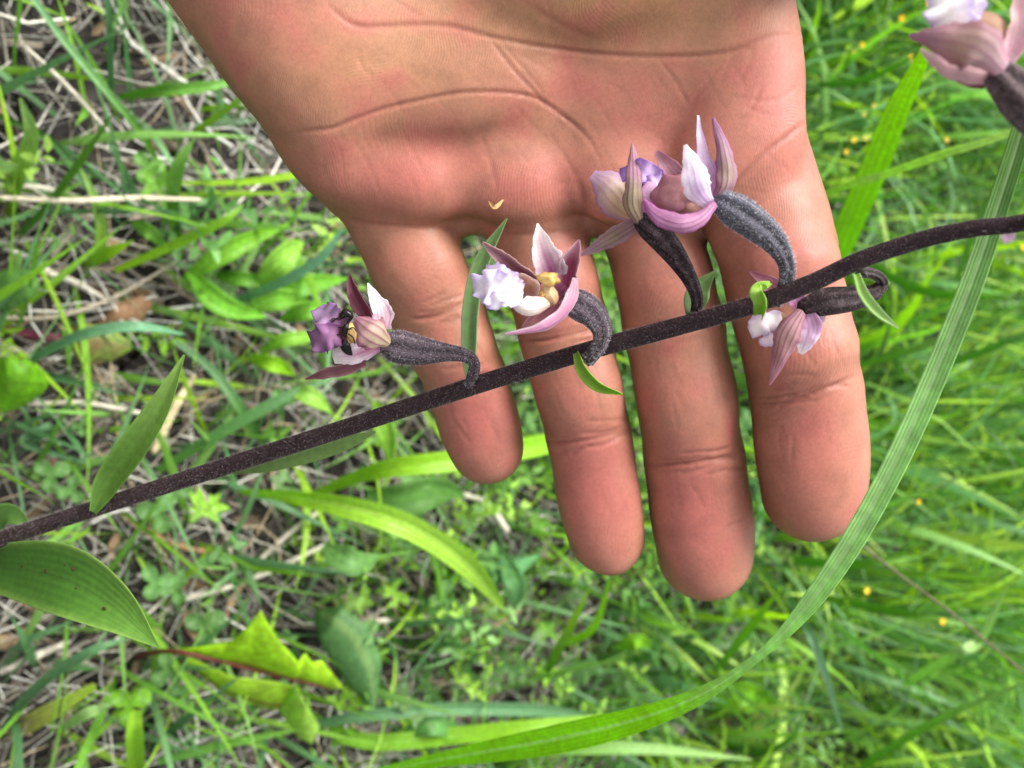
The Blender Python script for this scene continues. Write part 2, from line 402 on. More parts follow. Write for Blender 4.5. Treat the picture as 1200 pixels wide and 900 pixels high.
FING = {  # joints: px, py, depth mm, radius px
    'little': [(432, 150, 187, 66), (466, 258, 187, 58), (513, 366, 189, 56), (547, 447, 192, 49), (571, 525, 196, 43)],
    'ring':   [(592, 170, 187, 62), (630, 268, 187, 56.5), (662, 392, 188, 55), (691, 512, 191, 50.5), (711, 625, 196, 47.5)],
    'middle': [(722, 175, 186, 64), (762, 268, 186, 57.5), (790, 385, 187.5, 60), (814, 540, 191.5, 60), (826, 648, 197, 58)],
    'index':  [(850, 150, 181, 68), (897, 268, 179.5, 72), (925, 360, 180, 69), (944, 457, 182, 65), (951, 574, 187, 62)],
}
fields = []
for nm, J in FING.items():
    fl = np.full(dims, 50.0, np.float32)
    P = [cpt(*j[:3]) for j in J]; R = [px2mm(j[3], j[2]) for j in J]
    for i in range(4):
        round_cone(fl, P[i], P[i + 1], R[i] * 0.97, R[i + 1] * 0.97, 1.5, 0.9)
    for i in (1, 2, 3):                # the fleshy pads on the palm side of each phalanx
        m_ = P[i] * 0.47 + P[i + 1] * 0.53 if i < 3 else P[i] * 0.40 + P[i + 1] * 0.60
        L_ = np.linalg.norm(P[i + 1] - P[i]); r = (R[i] + R[i + 1]) / 2
        dd = P[i + 1] - P[i]; ang = math.degrees(math.atan2(dd[0], -dd[1]))
        c_ = m_ + np.array([0, 0, r * (0.36 if i < 3 else 0.28)])
        if i < 3: ellipsoid(fl, c_, np.array([r * 0.92, L_ * 0.50, r * 0.72]), ang, 2.2)
        else: ellipsoid(fl, c_, np.array([r * 0.93, L_ * 0.62 + r * 0.30, r * 0.70]), ang, 3.5)
    fields.append(fl)
for a_, b_ in ((1, 0), (1, 2), (3, 2)):      # a cleft between neighbouring fingers
    fields[a_] = np.maximum(fields[a_], 1.55 - fields[b_]).astype(np.float32)
for fl in fields: FIELD = np.minimum(FIELD, fl)
# palm slab
def dmid(py): return np.interp(py, [-900, -420, -200, 0, 260, 400], [178, 178, 176, 179, 187, 187])
PALM = [(391, 249), (452, 272), (545, 276), (610, 272), (680, 270), (750, 276), (815, 276), (900, 282), (972, 296), (950, 215), (928, 140), (920, 80), (914, 0), (910, -70), (850, -180), (690, -330), (640, -440), (650, -900), (190, -900), (215, -440), (190, -330), (135, -190), (142, -80), (196, 0), (256, 75), (300, 138), (342, 188)]
poly = np.array([cpt(px, py, float(dmid(py)))[:2] for px, py in PALM])
X2, Y2 = np.meshgrid(ax[0], ax[1], indexing='ij')
d2 = np.full(X2.shape, 1e9); inside = np.zeros(X2.shape, bool)
for i in range(len(poly)):
    a, b = poly[i], poly[(i + 1) % len(poly)]; e = b - a
    wx, wy = X2 - a[0], Y2 - a[1]; h = np.clip((wx * e[0] + wy * e[1]) / (e @ e), 0, 1)
    d2 = np.minimum(d2, (wx - e[0] * h) ** 2 + (wy - e[1] * h) ** 2)
    cnd = ((a[1] > Y2) != (b[1] > Y2)) & (X2 < (b[0] - a[0]) * (Y2 - a[1]) / (b[1] - a[1] + 1e-12) + a[0]); inside ^= cnd
d2 = np.where(inside, -1, 1) * np.sqrt(d2)
pyg = 450 - ax[1] / 180 * F
zmid = -dmid(pyg)[None, :] + 4.0 * np.interp(X2, [-60, 10, 60], [0.2, -0.3, 1.0])
half = np.interp(pyg, [-900, -440, -330, 0, 200, 270], [20, 18, 16, 13.5, 10.5, 7.5])[None, :]
rr = np.minimum(half - 0.5, 12)
q = (d2 + rr)[..., None]; zz = np.abs(ax[2][None, None, :] - zmid[..., None]) - (half - rr)[..., None]
palm = np.minimum(np.maximum(q, zz), 0) + np.sqrt(np.maximum(q, 0) ** 2 + np.maximum(zz, 0) ** 2) - rr[..., None]
FIELD = smin(FIELD, palm.astype(np.float32), 3.2).astype(np.float32)
# muscle mounds of the palm
for (px, py, D, rx, ry, rz, ang, k) in [
        (330, -40, 172, 17, 34, 11, 22, 8), (300, -150, 172, 16, 26, 13, 15, 8),         # heel below the little finger
        (740, -75, 171, 33, 18, 13, 14, 3.0), (640, -190, 171, 24, 24, 13, 30, 6),       # ball of the thumb
        (470, 205, 178.5, 13.5, 8.0, 6.0, -14, 3), (600, 214, 178.5, 12, 7.6, 5.4, -8, 3), (735, 214, 177.0, 12, 8.0, 5.2, -6, 3), (862, 178, 172.6, 11.5, 9, 5.4, 28, 3.2),   # cushions at the finger roots
        (385, 165, 179, 8, 12, 8, 30, 5), (500, 70, 172, 20, 12, 5.5, -6, 6), (878, 90, 173, 9, 17, 5.5, 0, 5)]:
    ellipsoid(FIELD, cpt(px, py, D), np.array([rx, ry, rz], float), ang, k)
# thumb, raised out of the picture
T_ = [cpt(760, -230, 168), cpt(965, -130, 160), cpt(1090, -190, 156), cpt(1180, -250, 153)]
for i, (ra, rb) in enumerate([(16, 12), (11.5, 10), (10, 8.5)]): round_cone(FIELD, T_[i], T_[i + 1], ra, rb, 4.0, 0.95)

def surface_nets(f):
    s = f < 0
    nx, ny, nz = f.shape
    c = [s[i:nx - 1 + i, j:ny - 1 + j, k:nz - 1 + k] for i in (0, 1) for j in (0, 1) for k in (0, 1)]
    tot = sum(a.astype(np.int8) for a in c); act = (tot > 0) & (tot < 8)
    ids = np.argwhere(act); vid = np.full(act.shape, -1, np.int64); vid[act] = np.arange(len(ids))
    corner = np.array([(i, j, k) for i in (0, 1) for j in (0, 1) for k in (0, 1)])
    val = np.stack([f[ids[:, 0] + o[0], ids[:, 1] + o[1], ids[:, 2] + o[2]] for o in corner], 1)
    acc = np.zeros((len(ids), 3)); cnt = np.zeros(len(ids))
    for a in range(8):
        for b in range(a + 1, 8):
            if np.abs(corner[a] - corner[b]).sum() != 1: continue
            m = (val[:, a] < 0) != (val[:, b] < 0); t = val[:, a] / (val[:, a] - val[:, b] + 1e-12)
            acc[m] += corner[a] + (corner[b] - corner[a]) * t[m][:, None]; cnt[m] += 1
    V = ids + acc / cnt[:, None]
    faces = []
    for axn in range(3):
        sl0 = [slice(None)] * 3; sl1 = [slice(None)] * 3; sl0[axn] = slice(0, -1); sl1[axn] = slice(1, None)
        ch = s[tuple(sl0)] != s[tuple(sl1)]; e = np.argwhere(ch); u, v = (axn + 1) % 3, (axn + 2) % 3
        e = e[(e[:, u] > 0) & (e[:, v] > 0) & (e[:, u] < f.shape[u] - 1) & (e[:, v] < f.shape[v] - 1)]
        du = np.eye(3, dtype=int)[u]; dv = np.eye(3, dtype=int)[v]
        g_ = lambda o: vid[o[:, 0], o[:, 1], o[:, 2]]
        qd = np.stack([g_(e - du - dv), g_(e - dv), g_(e), g_(e - du)], 1)
        flip = ~s[e[:, 0], e[:, 1], e[:, 2]]; qd[flip] = qd[flip][:, ::-1]
        faces.append(qd)
    return V, np.vstack(faces)
FIELD[:, -1, :] = 5; FIELD[0] = 5; FIELD[-1] = 5; FIELD[:, :, 0] = 5; FIELD[:, :, -1] = 5
HV, HF = surface_nets(FIELD); HV = lo + HV * H
E = np.unique(np.sort(np.vstack([HF[:, [0, 1]], HF[:, [1, 2]], HF[:, [2, 3]], HF[:, [3, 0]]]), axis=1), axis=0)
deg = np.bincount(E.ravel(), minlength=len(HV))[:, None]
def laplace(V, E, deg):
    S = np.zeros_like(V)
    for k in range(3):
        S[:, k] = np.bincount(E[:, 0], V[E[:, 1], k], len(V)) + np.bincount(E[:, 1], V[E[:, 0], k], len(V))
    return S / np.maximum(deg, 1) - V
for it in range(8):
    HV = HV + 0.55 * laplace(HV, E, deg); HV = HV - 0.52 * laplace(HV, E, deg)
for it in range(2): HV = HV + 0.4 * laplace(HV, E, deg)
# one level of subdivision, by hand and quick
def subdivide(V, Q):
    e = np.sort(np.stack([Q, np.roll(Q, -1, axis=1)], -1).reshape(-1, 2), axis=1)
    ue, inv = np.unique(e, axis=0, return_inverse=True); inv = inv.reshape(-1, 4)
    n0, n1 = len(V), len(ue)
    NV = np.vstack([V, (V[ue[:, 0]] + V[ue[:, 1]]) / 2, V[Q].mean(1)])
    fc = n0 + n1 + np.arange(len(Q)); NQ = []
    for k in range(4):
        NQ.append(np.stack([Q[:, k], n0 + inv[:, k], fc, n0 + inv[:, (k + 3) % 4]], 1))
    return NV, np.vstack(NQ)
HV, HF = subdivide(HV, HF)
E = np.unique(np.sort(np.vstack([HF[:, [0, 1]], HF[:, [1, 2]], HF[:, [2, 3]], HF[:, [3, 0]]]), axis=1), axis=0)
deg = np.bincount(E.ravel(), minlength=len(HV))[:, None]
for it in range(3): HV = HV + 0.5 * laplace(HV, E, deg)
def vnormals(V, Q):
    n = np.cross(V[Q[:, 2]] - V[Q[:, 0]], V[Q[:, 3]] - V[Q[:, 1]]); N = np.zeros_like(V)
    for k in range(4):
        for c_ in range(3): N[:, c_] += np.bincount(Q[:, k], n[:, c_], len(V))
    return nrm(N)
HN = vnormals(HV, HF)
if (HN[:, 2] * (HV[:, 2] - HV[:, 2].mean())).sum() < 0: HF = HF[:, ::-1]; HN = -HN
# creases: polylines over the palm (px), sigma mm, depth mm
CREASE = [
    ([(326, 158), (363, 153), (389, 150), (415, 140), (451, 127), (484, 119), (517, 112), (547, 108), (590, 108), (628, 115), (660, 136), (690, 163), (708, 196)], 0.55, 0.75),
    ([(378, -4), (398, 18), (420, 30), (451, 30), (492, 28), (528, 30), (572, 42), (620, 52), (660, 58), (710, 64), (770, 66), (830, 64), (868, 56), (895, 44), (936, 40)], 0.6, 0.8),
    ([(572, 42), (590, 66), (606, 86), (625, 106), (642, 128)], 0.5, 0.45), ([(582, 44), (600, 64), (620, 88), (640, 112)], 0.35, 0.25),
    ([(770, 68), (790, 92), (806, 122)], 0.4, 0.28), ([(806, 128), (830, 96), (850, 70)], 0.45, 0.2), ([(868, 56), (882, 62), (870, 90), (868, 92)], 0.35, 0.2),
    ([(894, 96), (880, 128), (862, 142)], 0.5, 0.25), ([(895, 46), (860, 66), (842, 100)], 0.35, 0.2), ([(852, 112), (905, 118), (940, 98)], 0.4, 0.2),
    ([(846, 228), (868, 205), (895, 180), (925, 158), (948, 138)], 0.65, 0.6),
    ([(845, 30), (868, 4), (874, -6)], 0.4, 0.25), ([(856, 32), (880, -2)], 0.4, 0.2), ([(880, 24), (905, -4)], 0.4, 0.22),
    ([(700, 8), (730, -20)], 0.8, 0.3), ([(620, 6), (660, 30), (700, 46)], 0.9, 0.3), ([(450, -6), (500, 22)], 0.5, 0.15),
    ([(396, 252), (440, 262), (500, 266), (545, 270)], 0.7, 0.6), ([(450, 272), (480, 268), (500, 270)], 0.35, 0.25),
    ([(575, 272), (625, 274), (682, 268)], 0.7, 0.45), ([(682, 268), (740, 276), (812, 276)], 0.7, 0.45),
    ([(676, 206), (684, 240), (684, 268)], 1.0, 0.5), ([(640, 150), (660, 180), (676, 210)], 0.5, 0.2), ([(560, 150), (575, 190), (582, 225)], 0.7, 0.22), ([(470, 150), (490, 190), (500, 210)], 0.5, 0.12),
    ([(480, 374), (505, 372), (525, 366), (546, 352)], 0.5, 0.5), ([(488, 366), (512, 364), (535, 356)], 0.35, 0.25),
    ([(522, 456), (550, 446), (575, 436)], 0.5, 0.4),
    ([(608, 400), (640, 398), (680, 390), (712, 384)], 0.5, 0.5), ([(615, 392), (650, 390), (700, 380)], 0.35, 0.25),
    ([(640, 518), (670, 518), (705, 512), (738, 503)], 0.5, 0.5), ([(690, 510), (715, 506), (735, 497)], 0.3, 0.25), ([(700, 522), (722, 516)], 0.3, 0.15),
    ([(732, 396), (770, 388), (810, 384), (848, 380)], 0.55, 0.45), ([(740, 386), (790, 378), (840, 370)], 0.35, 0.25),
    ([(754, 546), (790, 544), (830, 540), (870, 530)], 0.5, 0.5), ([(765, 538), (800, 538), (845, 532)], 0.35, 0.25), ([(760, 552), (800, 552), (835, 548)], 0.3, 0.15),
    ([(850, 352), (890, 350), (940, 344), (985, 330)], 0.55, 0.4), ([(855, 362), (900, 360), (950, 352)], 0.35, 0.2),
    ([(884, 474), (920, 472), (960, 458), (1004, 440)], 0.55, 0.55), ([(890, 466), (925, 464), (965, 450)], 0.35, 0.25),
    ([(849, 620), (862, 612), (875, 605)], 0.25, 0.2), ([(532, 492), (545, 512), (552, 520)], 0.3, 0.12), ([(540, 490), (550, 505)], 0.3, 0.1),
]
# fine lengthwise wrinkles on the phalanges
rw = np.random.default_rng(5)
for nm, J in FING.items():
    for i, cnt in ((1, 9), (2, 8), (3, 4)):
        a, b = np.array(J[i][:2], float), np.array(J[i + 1][:2], float); r = J[i][3]
        d = (b - a) / np.linalg.norm(b - a); p = np.array([-d[1], d[0]])
        for k in range(cnt):
            c0 = a + (b - a) * rw.uniform(0.2, 0.75) + p * rw.uniform(-0.7, 0.7) * r
            l = rw.uniform(10, 30); dv = d + p * rw.normal(-0.12, 0.12)
            CREASE.append(([tuple(c0 - dv * l), tuple(c0 + p * rw.normal(0, 1)), tuple(c0 + dv * l)], 0.28, rw.uniform(0.04, 0.1)))
# extra folds at every finger joint
for nm, J in FING.items():
    for i in (2, 3):
        a, b, r = np.array(J[i - 1][:2], float), np.array(J[i + 1][:2], float), J[i][3]
        d = (b - a) / np.linalg.norm(b - a); p = np.array([-d[1], d[0]])
        for k in range(9):
            c0 = np.array(J[i][:2]) + d * rw.normal(0, 9) + p * rw.uniform(-.6, .6) * r; l = rw.uniform(8, 26)
            dv = p + d * rw.normal(0.05, 0.12); CREASE.append(([tuple(c0 - dv * l), tuple(c0 + d * rw.normal(0, 1.5)), tuple(c0 + dv * l)], 0.4, rw.uniform(0.1, 0.3)))
# faint criss-cross lines over the palm
for k in range(95):
    c0 = np.array([rw.uniform(330, 930), rw.uniform(0, 250)]); a = rw.choice([0.9, -0.5, 0.35, 1.3]) + rw.normal(0, 0.2)
    dv = np.array([math.cos(a), math.sin(a)]) * rw.uniform(10, 42); pq = np.array([-dv[1], dv[0]]) * rw.normal(0, .12)
    CREASE.append(([tuple(c0 - dv), tuple(c0 + pq), tuple(c0 + dv)], 0.4, rw.uniform(0.04, 0.12)))
front = np.where(HN[:, 2] > 0.05)[0]
vp = HV[front]; PX = 600 + vp[:, 0] / -vp[:, 2] * F; PY = 450 - vp[:, 1] / -vp[:, 2] * F
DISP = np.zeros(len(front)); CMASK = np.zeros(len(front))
for pts, sig, dpt in CREASE:
    dpt = dpt * (0.85 if min(q_[1] for q_ in pts) > 330 else 0.42); sig = max(0.27, sig * 0.58)
    pts = spline(np.array(pts, float), max(6, len(pts) * 3)); s_px = sig / 0.158
    box = (PX > pts[:, 0].min() - 5 * s_px) & (PX < pts[:, 0].max() + 5 * s_px) & (PY > pts[:, 1].min() - 5 * s_px) & (PY < pts[:, 1].max() + 5 * s_px)
    ii = np.where(box)[0]
    if not len(ii): continue
    X, Y = PX[ii], PY[ii]; best = np.full(len(ii), 1e9); par = np.zeros(len(ii)); m = len(pts) - 1
    for k in range(m):
        a, e = pts[k], pts[k + 1] - pts[k]; h = np.clip(((X - a[0]) * e[0] + (Y - a[1]) * e[1]) / (e @ e + 1e-9), 0, 1)
        d = (X - a[0] - e[0] * h) ** 2 + (Y - a[1] - e[1] * h) ** 2; bt = d < best; best[bt] = d[bt]; par[bt] = (k + h[bt]) / m
    fade = np.clip(np.minimum(par, 1 - par) / 0.16, 0, 1) * 0.9 + 0.1
    gsn = np.exp(-best / (2 * s_px ** 2)); wide = np.exp(-best / (2 * (3.0 * s_px) ** 2))
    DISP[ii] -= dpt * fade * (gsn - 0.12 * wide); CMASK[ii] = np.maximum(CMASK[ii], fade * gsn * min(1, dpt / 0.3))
HV2 = HV.copy(); HV2[front] += HN[front] * DISP[:, None]
# broad unevenness
nz = vnoise(HV2 * 0.001, 75.0, 3.1); HV2 += HN * (0.32 * nz)[:, None]
# skin colour
PXa = 600 + HV[:, 0] / -HV[:, 2] * F; PYa = 450 - HV[:, 1] / -HV[:, 2] * F
base = np.tile(lin(165, 115, 92), (len(HV), 1)); pink = lin(172, 98, 89); yel = lin(168, 124, 86); tan = lin(116, 74, 52)
def blob2(px, py, rx, ry, ang=0):
    a = math.radians(ang); u = (PXa - px) * math.cos(a) + (PYa - py) * math.sin(a); v = -(PXa - px) * math.sin(a) + (PYa - py) * math.cos(a)
    return np.exp(-((u / rx) ** 2 + (v / ry) ** 2))
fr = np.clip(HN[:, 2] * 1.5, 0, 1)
pk = np.zeros(len(HV))
for b_, s in [((480, 205, 110, 45), .8), ((640, 215, 120, 45), .75), ((800, 150, 120, 60), .6), ((910, 130, 60, 150), .7), ((945, 520, 60, 110), .8), ((690, 570, 55, 95, -12), 1), ((815, 600, 55, 100, -8), 1), ((560, 490, 45, 70, -20), 1),
              ((660, 330, 50, 60), .6), ((780, 330, 55, 60), .55), ((910, 300, 70, 70), .7), ((670, 450, 50, 40), .5), ((795, 460, 55, 50), .5), ((930, 410, 60, 40), .6), ((720, 100, 140, 40), .5), ((330, 20, 90, 50, 35), .45), ((500, 320, 45, 45), .35)]:
    pk = np.maximum(pk, s * blob2(*b_))
base = mix(base, pink, pk * fr)
base = mix(base, yel, 0.8 * np.clip(blob2(720, 5, 200, 55) + blob2(430, 80, 120, 50) * .6, 0, 1) * fr)
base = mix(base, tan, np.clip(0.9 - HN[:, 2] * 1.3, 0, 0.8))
n1 = vnoise(HV * 0.001, 160.0, 9.0); n2 = vnoise(HV * 0.001, 330.0, 2.0)
base = base * (1 + 0.16 * n1 + 0.14 * n2)[:, None]
base = mix(base, pink * 0.9, np.clip(n1 * 1.2 + 0.4 * n2, 0, 1) * 0.9 * fr)
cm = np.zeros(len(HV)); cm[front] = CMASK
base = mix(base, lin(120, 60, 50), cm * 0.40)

def skin_mat():
    m, t, p, out = mat_base('skin')
    a_ = nd(t, 'ShaderNodeAttribute'); a_.attribute_name = 'col'
    tc = nd(t, 'ShaderNodeTexCoord')
    c, f1 = vary(t, a_.outputs['Color'], 1400, 0.90, 1.08, tc.outputs['Object'])
    t.links.new(c, p.inputs['Base Color'])
    p.inputs['Roughness'].default_value = 0.5; p.inputs['Specular IOR Level'].default_value = 0.36
    p.inputs['Subsurface Weight'].default_value = 0.22; p.inputs['Subsurface Radius'].default_value = (1.0, 0.35, 0.2); p.inputs['Subsurface Scale'].default_value = 0.0022
    # friction ridges: fine bands that swirl over the skin
    mp = nd(t, 'ShaderNodeMapping'); mp.inputs['Rotation'].default_value = (0, 0, 0.5)
    t.links.new(tc.outputs['Object'], mp.inputs['Vector'])
    nz = nd(t, 'ShaderNodeTexNoise'); nz.inputs['Scale'].default_value = 38; nz.inputs['Detail'].default_value = 1.0
    t.links.new(mp.outputs[0], nz.inputs['Vector'])
    sub = nd(t, 'ShaderNodeVectorMath', operation='SCALE'); sub.inputs['Scale'].default_value = 0.030
    t.links.new(nz.outputs['Color'], sub.inputs[0])
    add = nd(t, 'ShaderNodeVectorMath', operation='ADD'); t.links.new(mp.outputs[0], add.inputs[0]); t.links.new(sub.outputs[0], add.inputs[1])
    wv = nd(t, 'ShaderNodeTexWave'); wv.wave_type = 'BANDS'; wv.bands_direction = 'X'; wv.wave_profile = 'SIN'
    wv.inputs['Scale'].default_value = 620; wv.inputs['Distortion'].default_value = 0.6; wv.inputs['Detail'].default_value = 1
    t.links.new(add.outputs[0], wv.inputs['Vector'])
    b1 = nd(t, 'ShaderNodeBump'); b1.inputs['Strength'].default_value = 0.12; b1.inputs['Distance'].default_value = 0.00012
    t.links.new(wv.outputs['Fac'], b1.inputs['Height'])
    n3 = nd(t, 'ShaderNodeTexNoise'); n3.inputs['Scale'].default_value = 2600; n3.inputs['Detail'].default_value = 3
    t.links.new(tc.outputs['Object'], n3.inputs['Vector'])
    b2 = nd(t, 'ShaderNodeBump'); b2.inputs['Strength'].default_value = 0.25; b2.inputs['Distance'].default_value = 0.0001
    t.links.new(n3.outputs['Fac'], b2.inputs['Height']); t.links.new(b1.outputs[0], b2.inputs['Normal']); 
    vo = nd(t, 'ShaderNodeTexVoronoi'); vo.feature = 'DISTANCE_TO_EDGE'; vo.inputs['Scale'].default_value = 750
    mq = nd(t, 'ShaderNodeMapping'); mq.inputs['Scale'].default_value = (1.5, 0.55, 1.0); mq.inputs['Rotation'].default_value = (0, 0, 0.25)
    t.links.new(tc.outputs['Object'], mq.inputs['Vector']); t.links.new(mq.outputs[0], vo.inputs['Vector'])
    vr = nd(t, 'ShaderNodeMapRange'); vr.inputs[1].default_value = 0.0; vr.inputs[2].default_value = 0.12; t.links.new(vo.outputs['Distance'], vr.inputs[0])
    b3 = nd(t, 'ShaderNodeBump'); b3.inputs['Strength'].default_value = 0.10; b3.inputs['Distance'].default_value = 0.0001
    t.links.new(vr.outputs[0], b3.inputs['Height']); t.links.new(b2.outputs[0], b3.inputs['Normal']); t.links.new(b3.outputs[0], p.inputs['Normal'])
    return m
hc = np.array([0, 60.0, -182.0])
me = bpy.data.meshes.new('hand'); me.from_pydata(((HV2 - hc) * 0.001).tolist(), [], HF.tolist())
me.polygons.foreach_set('use_smooth', np.ones(len(me.polygons), bool))
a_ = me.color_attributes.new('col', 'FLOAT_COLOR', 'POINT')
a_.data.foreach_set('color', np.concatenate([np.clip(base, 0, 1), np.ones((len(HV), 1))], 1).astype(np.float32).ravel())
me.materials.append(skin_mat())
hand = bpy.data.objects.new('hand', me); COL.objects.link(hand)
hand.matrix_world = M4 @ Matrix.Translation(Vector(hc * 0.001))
tag(hand, 'open left hand behind the orchid stem, palm facing the viewer, four fingers extended', 'hand')

# a tiny yellow flake lying on the palm
def palm_depth(px, py):
    i = np.argmin((PX - px) ** 2 + (PY - py) ** 2); return -HV2[front[i], 2] * 0.001
Dp = palm_depth(582, 238) - 0.0002
P = [at(573, 236, Dp), at(580, 243, Dp - .0006), at(590, 234, Dp)]
V, f, t, s, sd_ = strip(np.array(P), np.array([0.8, 3.2, 0.8]) / F * Dp, n=10, ns=4, cup=0.6, thick=0.0002)
tag(mk('plant_flake', V, f, M_POLLEN, None, np.tile(lin(206, 168, 112), (len(V), 1))), 'tiny pale yellow plant flake stuck to the palm', 'plant flake')
# ------------------------------------------------------------------ the orchid
STEM = [(-60, 653), (0, 632), (108, 597), (200, 567), (300, 535), (400, 503), (500, 470), (600, 438), (700, 408), (800, 381), (880, 358), (950, 332), (1010, 304), (1080, 281), (1140, 268), (1200, 261), (1290, 238), (1350, 190)]
def dstem(px): return np.interp(px, [-60, 0, 500, 900, 1200, 1350], [0.206, 0.200, 0.167, 0.143, 0.126, 0.112])
def sp(px, py, dz=0.0): return at(px, py, dstem(px) + dz * 0.001)
low = [at(*STEM[0], dstem(STEM[0][0]))]
SP = [np.array([low[0][0] - 0.012, low[0][1] - 0.035, -0.005]), np.array([low[0][0] - 0.006, low[0][1] - 0.016, 0.09])] + [at(px, py, dstem(px)) for px, py in STEM]
SR = [0.0026, 0.0024] + [np.interp(px, [0, 300, 700, 1200], [9.4, 10.2, 10.9, 10.0]) / F * dstem(px) for px, py in STEM]
orchid = tag(empty('orchid_plant', SP[0]), 'wild orchid with dark hairy purple stem and six pink and white flowers', 'orchid')
V, f, t = tube(np.array(SP), np.array(SR), n=120, k=16)
nzs = vnoise(V, 1500.0, 1.0); nzb = vnoise(V, 120.0, 4.0)
c = mix(np.tile(lin(38, 24, 30), (len(V), 1)), lin(58, 42, 46), np.clip(0.4 + nzs, 0, 1))
c = mix(c, lin(52, 38, 34), np.clip(0.55 - t * 0.9 + 0.2 * nzb, 0, 1) * 0.7)
stem = mk('stem', V, f, M_STEM, orchid, c)
def hairs(V, f, count, length, parent, col, radial=None, width=0.00005, seed=1, droop=0.25):
    """short glandular hairs, each a thin spike standing on the surface"""
    r = np.random.default_rng(seed)
    q = np.array([a for a in f if len(a) == 4]); A = V[q]; ar = np.linalg.norm(np.cross(A[:, 2] - A[:, 0], A[:, 3] - A[:, 1]), axis=1)
    i = r.choice(len(q), count, p=ar / ar.sum()); u, v = r.uniform(0, 1, (2, count, 1))
    p = (A[i, 0] * (1 - u) + A[i, 1] * u) * (1 - v) + (A[i, 3] * (1 - u) + A[i, 2] * u) * v
    n = nrm(np.cross(A[i, 2] - A[i, 0], A[i, 3] - A[i, 1])); cen = V.mean(0)
    if radial is not None: n = n * np.sign((n * (p - radial(p))).sum(1, keepdims=True))
    d = nrm(n + r.normal(0, droop, (count, 3))); L = (length * r.uniform(0.5, 1.3, count))[:, None]
    s = nrm(np.cross(d, r.normal(0, 1, (count, 3)))) * width; s2 = nrm(np.cross(d, s)) * width
    VV = np.stack([p - n * 0.00005 + s, p - n * 0.00005 - s * .5 + s2 * .87, p - n * .00005 - s * .5 - s2 * .87, p + d * L], 1).reshape(-1, 3)
    k = np.arange(count)[:, None] * 4
    F_ = np.concatenate([k + [0, 1, 3], k + [1, 2, 3], k + [2, 0, 3]], 0)
    o = mk('hairs', VV, F_, M_HAIR, parent, np.tile(col, (len(VV), 1)), smooth=False); o['kind'] = 'stuff'
    return o
def near_axis(P, n=300):
    C = spline(np.array(P), n)
    def g(p):
        out = np.zeros_like(p)
        for k in range(0, len(p), 2000):
            d = ((p[k:k + 2000, None] - C[None]) ** 2).sum(-1); out[k:k + 2000] = C[d.argmin(1)]
        return out
    return g
hairs(V, f, 30000, 0.00045, stem, lin(170, 156, 156), near_axis(SP), 0.000017, 3)

def leafcol(t, s, side, stops, mid=None, midw=0.08, veins=0, vamt=0.0, edge=None, under=None, seed=0):
    c = ramp(t, stops)
    if veins: c = c * (1 - vamt * np.clip(np.cos(s * veins * np.pi) - 0.3, 0, 1))[:, None]
    if mid is not None: c = mix(c, np.tile(mid, (len(t), 1)), np.exp(-(s / midw) ** 2) * 0.8)
    if edge is not None: c = mix(c, np.tile(edge, (len(t), 1)), np.abs(s) ** 8)
    if under is not None: c = np.where((side < 0)[:, None], c * under, c)
    return c
def stem_leaf(name, pts, hw, dz, stops, label=None, **kw):
    """pts px; dz mm against the stem depth"""
    D = np.array([dstem(p[0]) for p in pts]) + np.array(dz) * 0.001
    P = np.array([at(p[0], p[1], d) for p, d in zip(pts, D)]); W = np.array(hw) / F * D
    cw = {k: kw.pop(k) for k in ('mid', 'midw', 'veins', 'vamt', 'edge', 'under') if k in kw}
    V, f, t, s, side = strip(P, W, **kw)
    o = mk(name, V, f, M_LEAF, orchid, leafcol(t, s, side, stops, **cw))
    if label: o['label'] = label
    return o
G1, G2, G3 = lin(88, 128, 54), lin(110, 152, 60), lin(138, 178, 82)
lf = stem_leaf('leaf', [(-50, 655), (0, 664), (70, 676), (130, 708), (186, 758)], [10, 29, 43, 33, 1.5], [5, 3, -5, -9, -10], [(0, lin(76, 122, 46)), (.6, lin(88, 138, 50)), (1, lin(112, 158, 62))], 'broad oval leaf with small brown spots', n=44, ns=44, cup=0.22, fold=0.10, veins=9, vamt=0.10, mid=lin(76, 114, 46), midw=0.03, gn=9, groove=0.007, edge=lin(150, 184, 90), roll=-12, ruffle=0.03, rfreq=2)
# brown spots on that leaf, small raised scabs
spots = []
for (px, py, r) in [(27, 664, 2.2), (54, 670, 2.6), (29, 672, 1.8), (85, 667, 2.0), (76, 662, 1.4), (90, 690, 2.0), (122, 713, 2.0), (31, 684, 1.6), (70, 702, 1.5)]:
    dv = lf.data.vertices; W_ = np.array([v.co[:] for v in dv]) + WLOC[lf.name]; q = (W_ - CAM) @ ROT
    ii = np.argmin((600 + q[:, 0] / -q[:, 2] * F - px) ** 2 + (450 - q[:, 1] / -q[:, 2] * F - py) ** 2)
    D = -q[ii, 2] - 0.0004; th = np.linspace(0, 6.28, 9)[:-1]; rr_ = r / F * D * (1 + 0.3 * np.sin(th * 2 + px))
    c0 = at(px, py, D)
    Vs = np.vstack([[c0 + CZ * .0001], c0 + rr_[:, None] * (np.cos(th)[:, None] * CX + np.sin(th)[:, None] * CY), c0 - CZ * .0012])
    fs = [(0, 1 + k, 1 + (k + 1) % 8) for k in range(8)] + [(9, 1 + (k + 1) % 8, 1 + k) for k in range(8)]
    mk('leaf_spot', Vs, fs, M_STEM, lf, np.tile(lin(72, 50, 24), (len(Vs), 1)))
stem_leaf('leaf', [(-60, 640), (-20, 618), (10, 603), (36, 618)], [10, 18, 15, 2], [3, 5, 6, 6], [(0, G1 * .8), (1, G1)], n=20, ns=8, cup=0.2, fold=0.15)
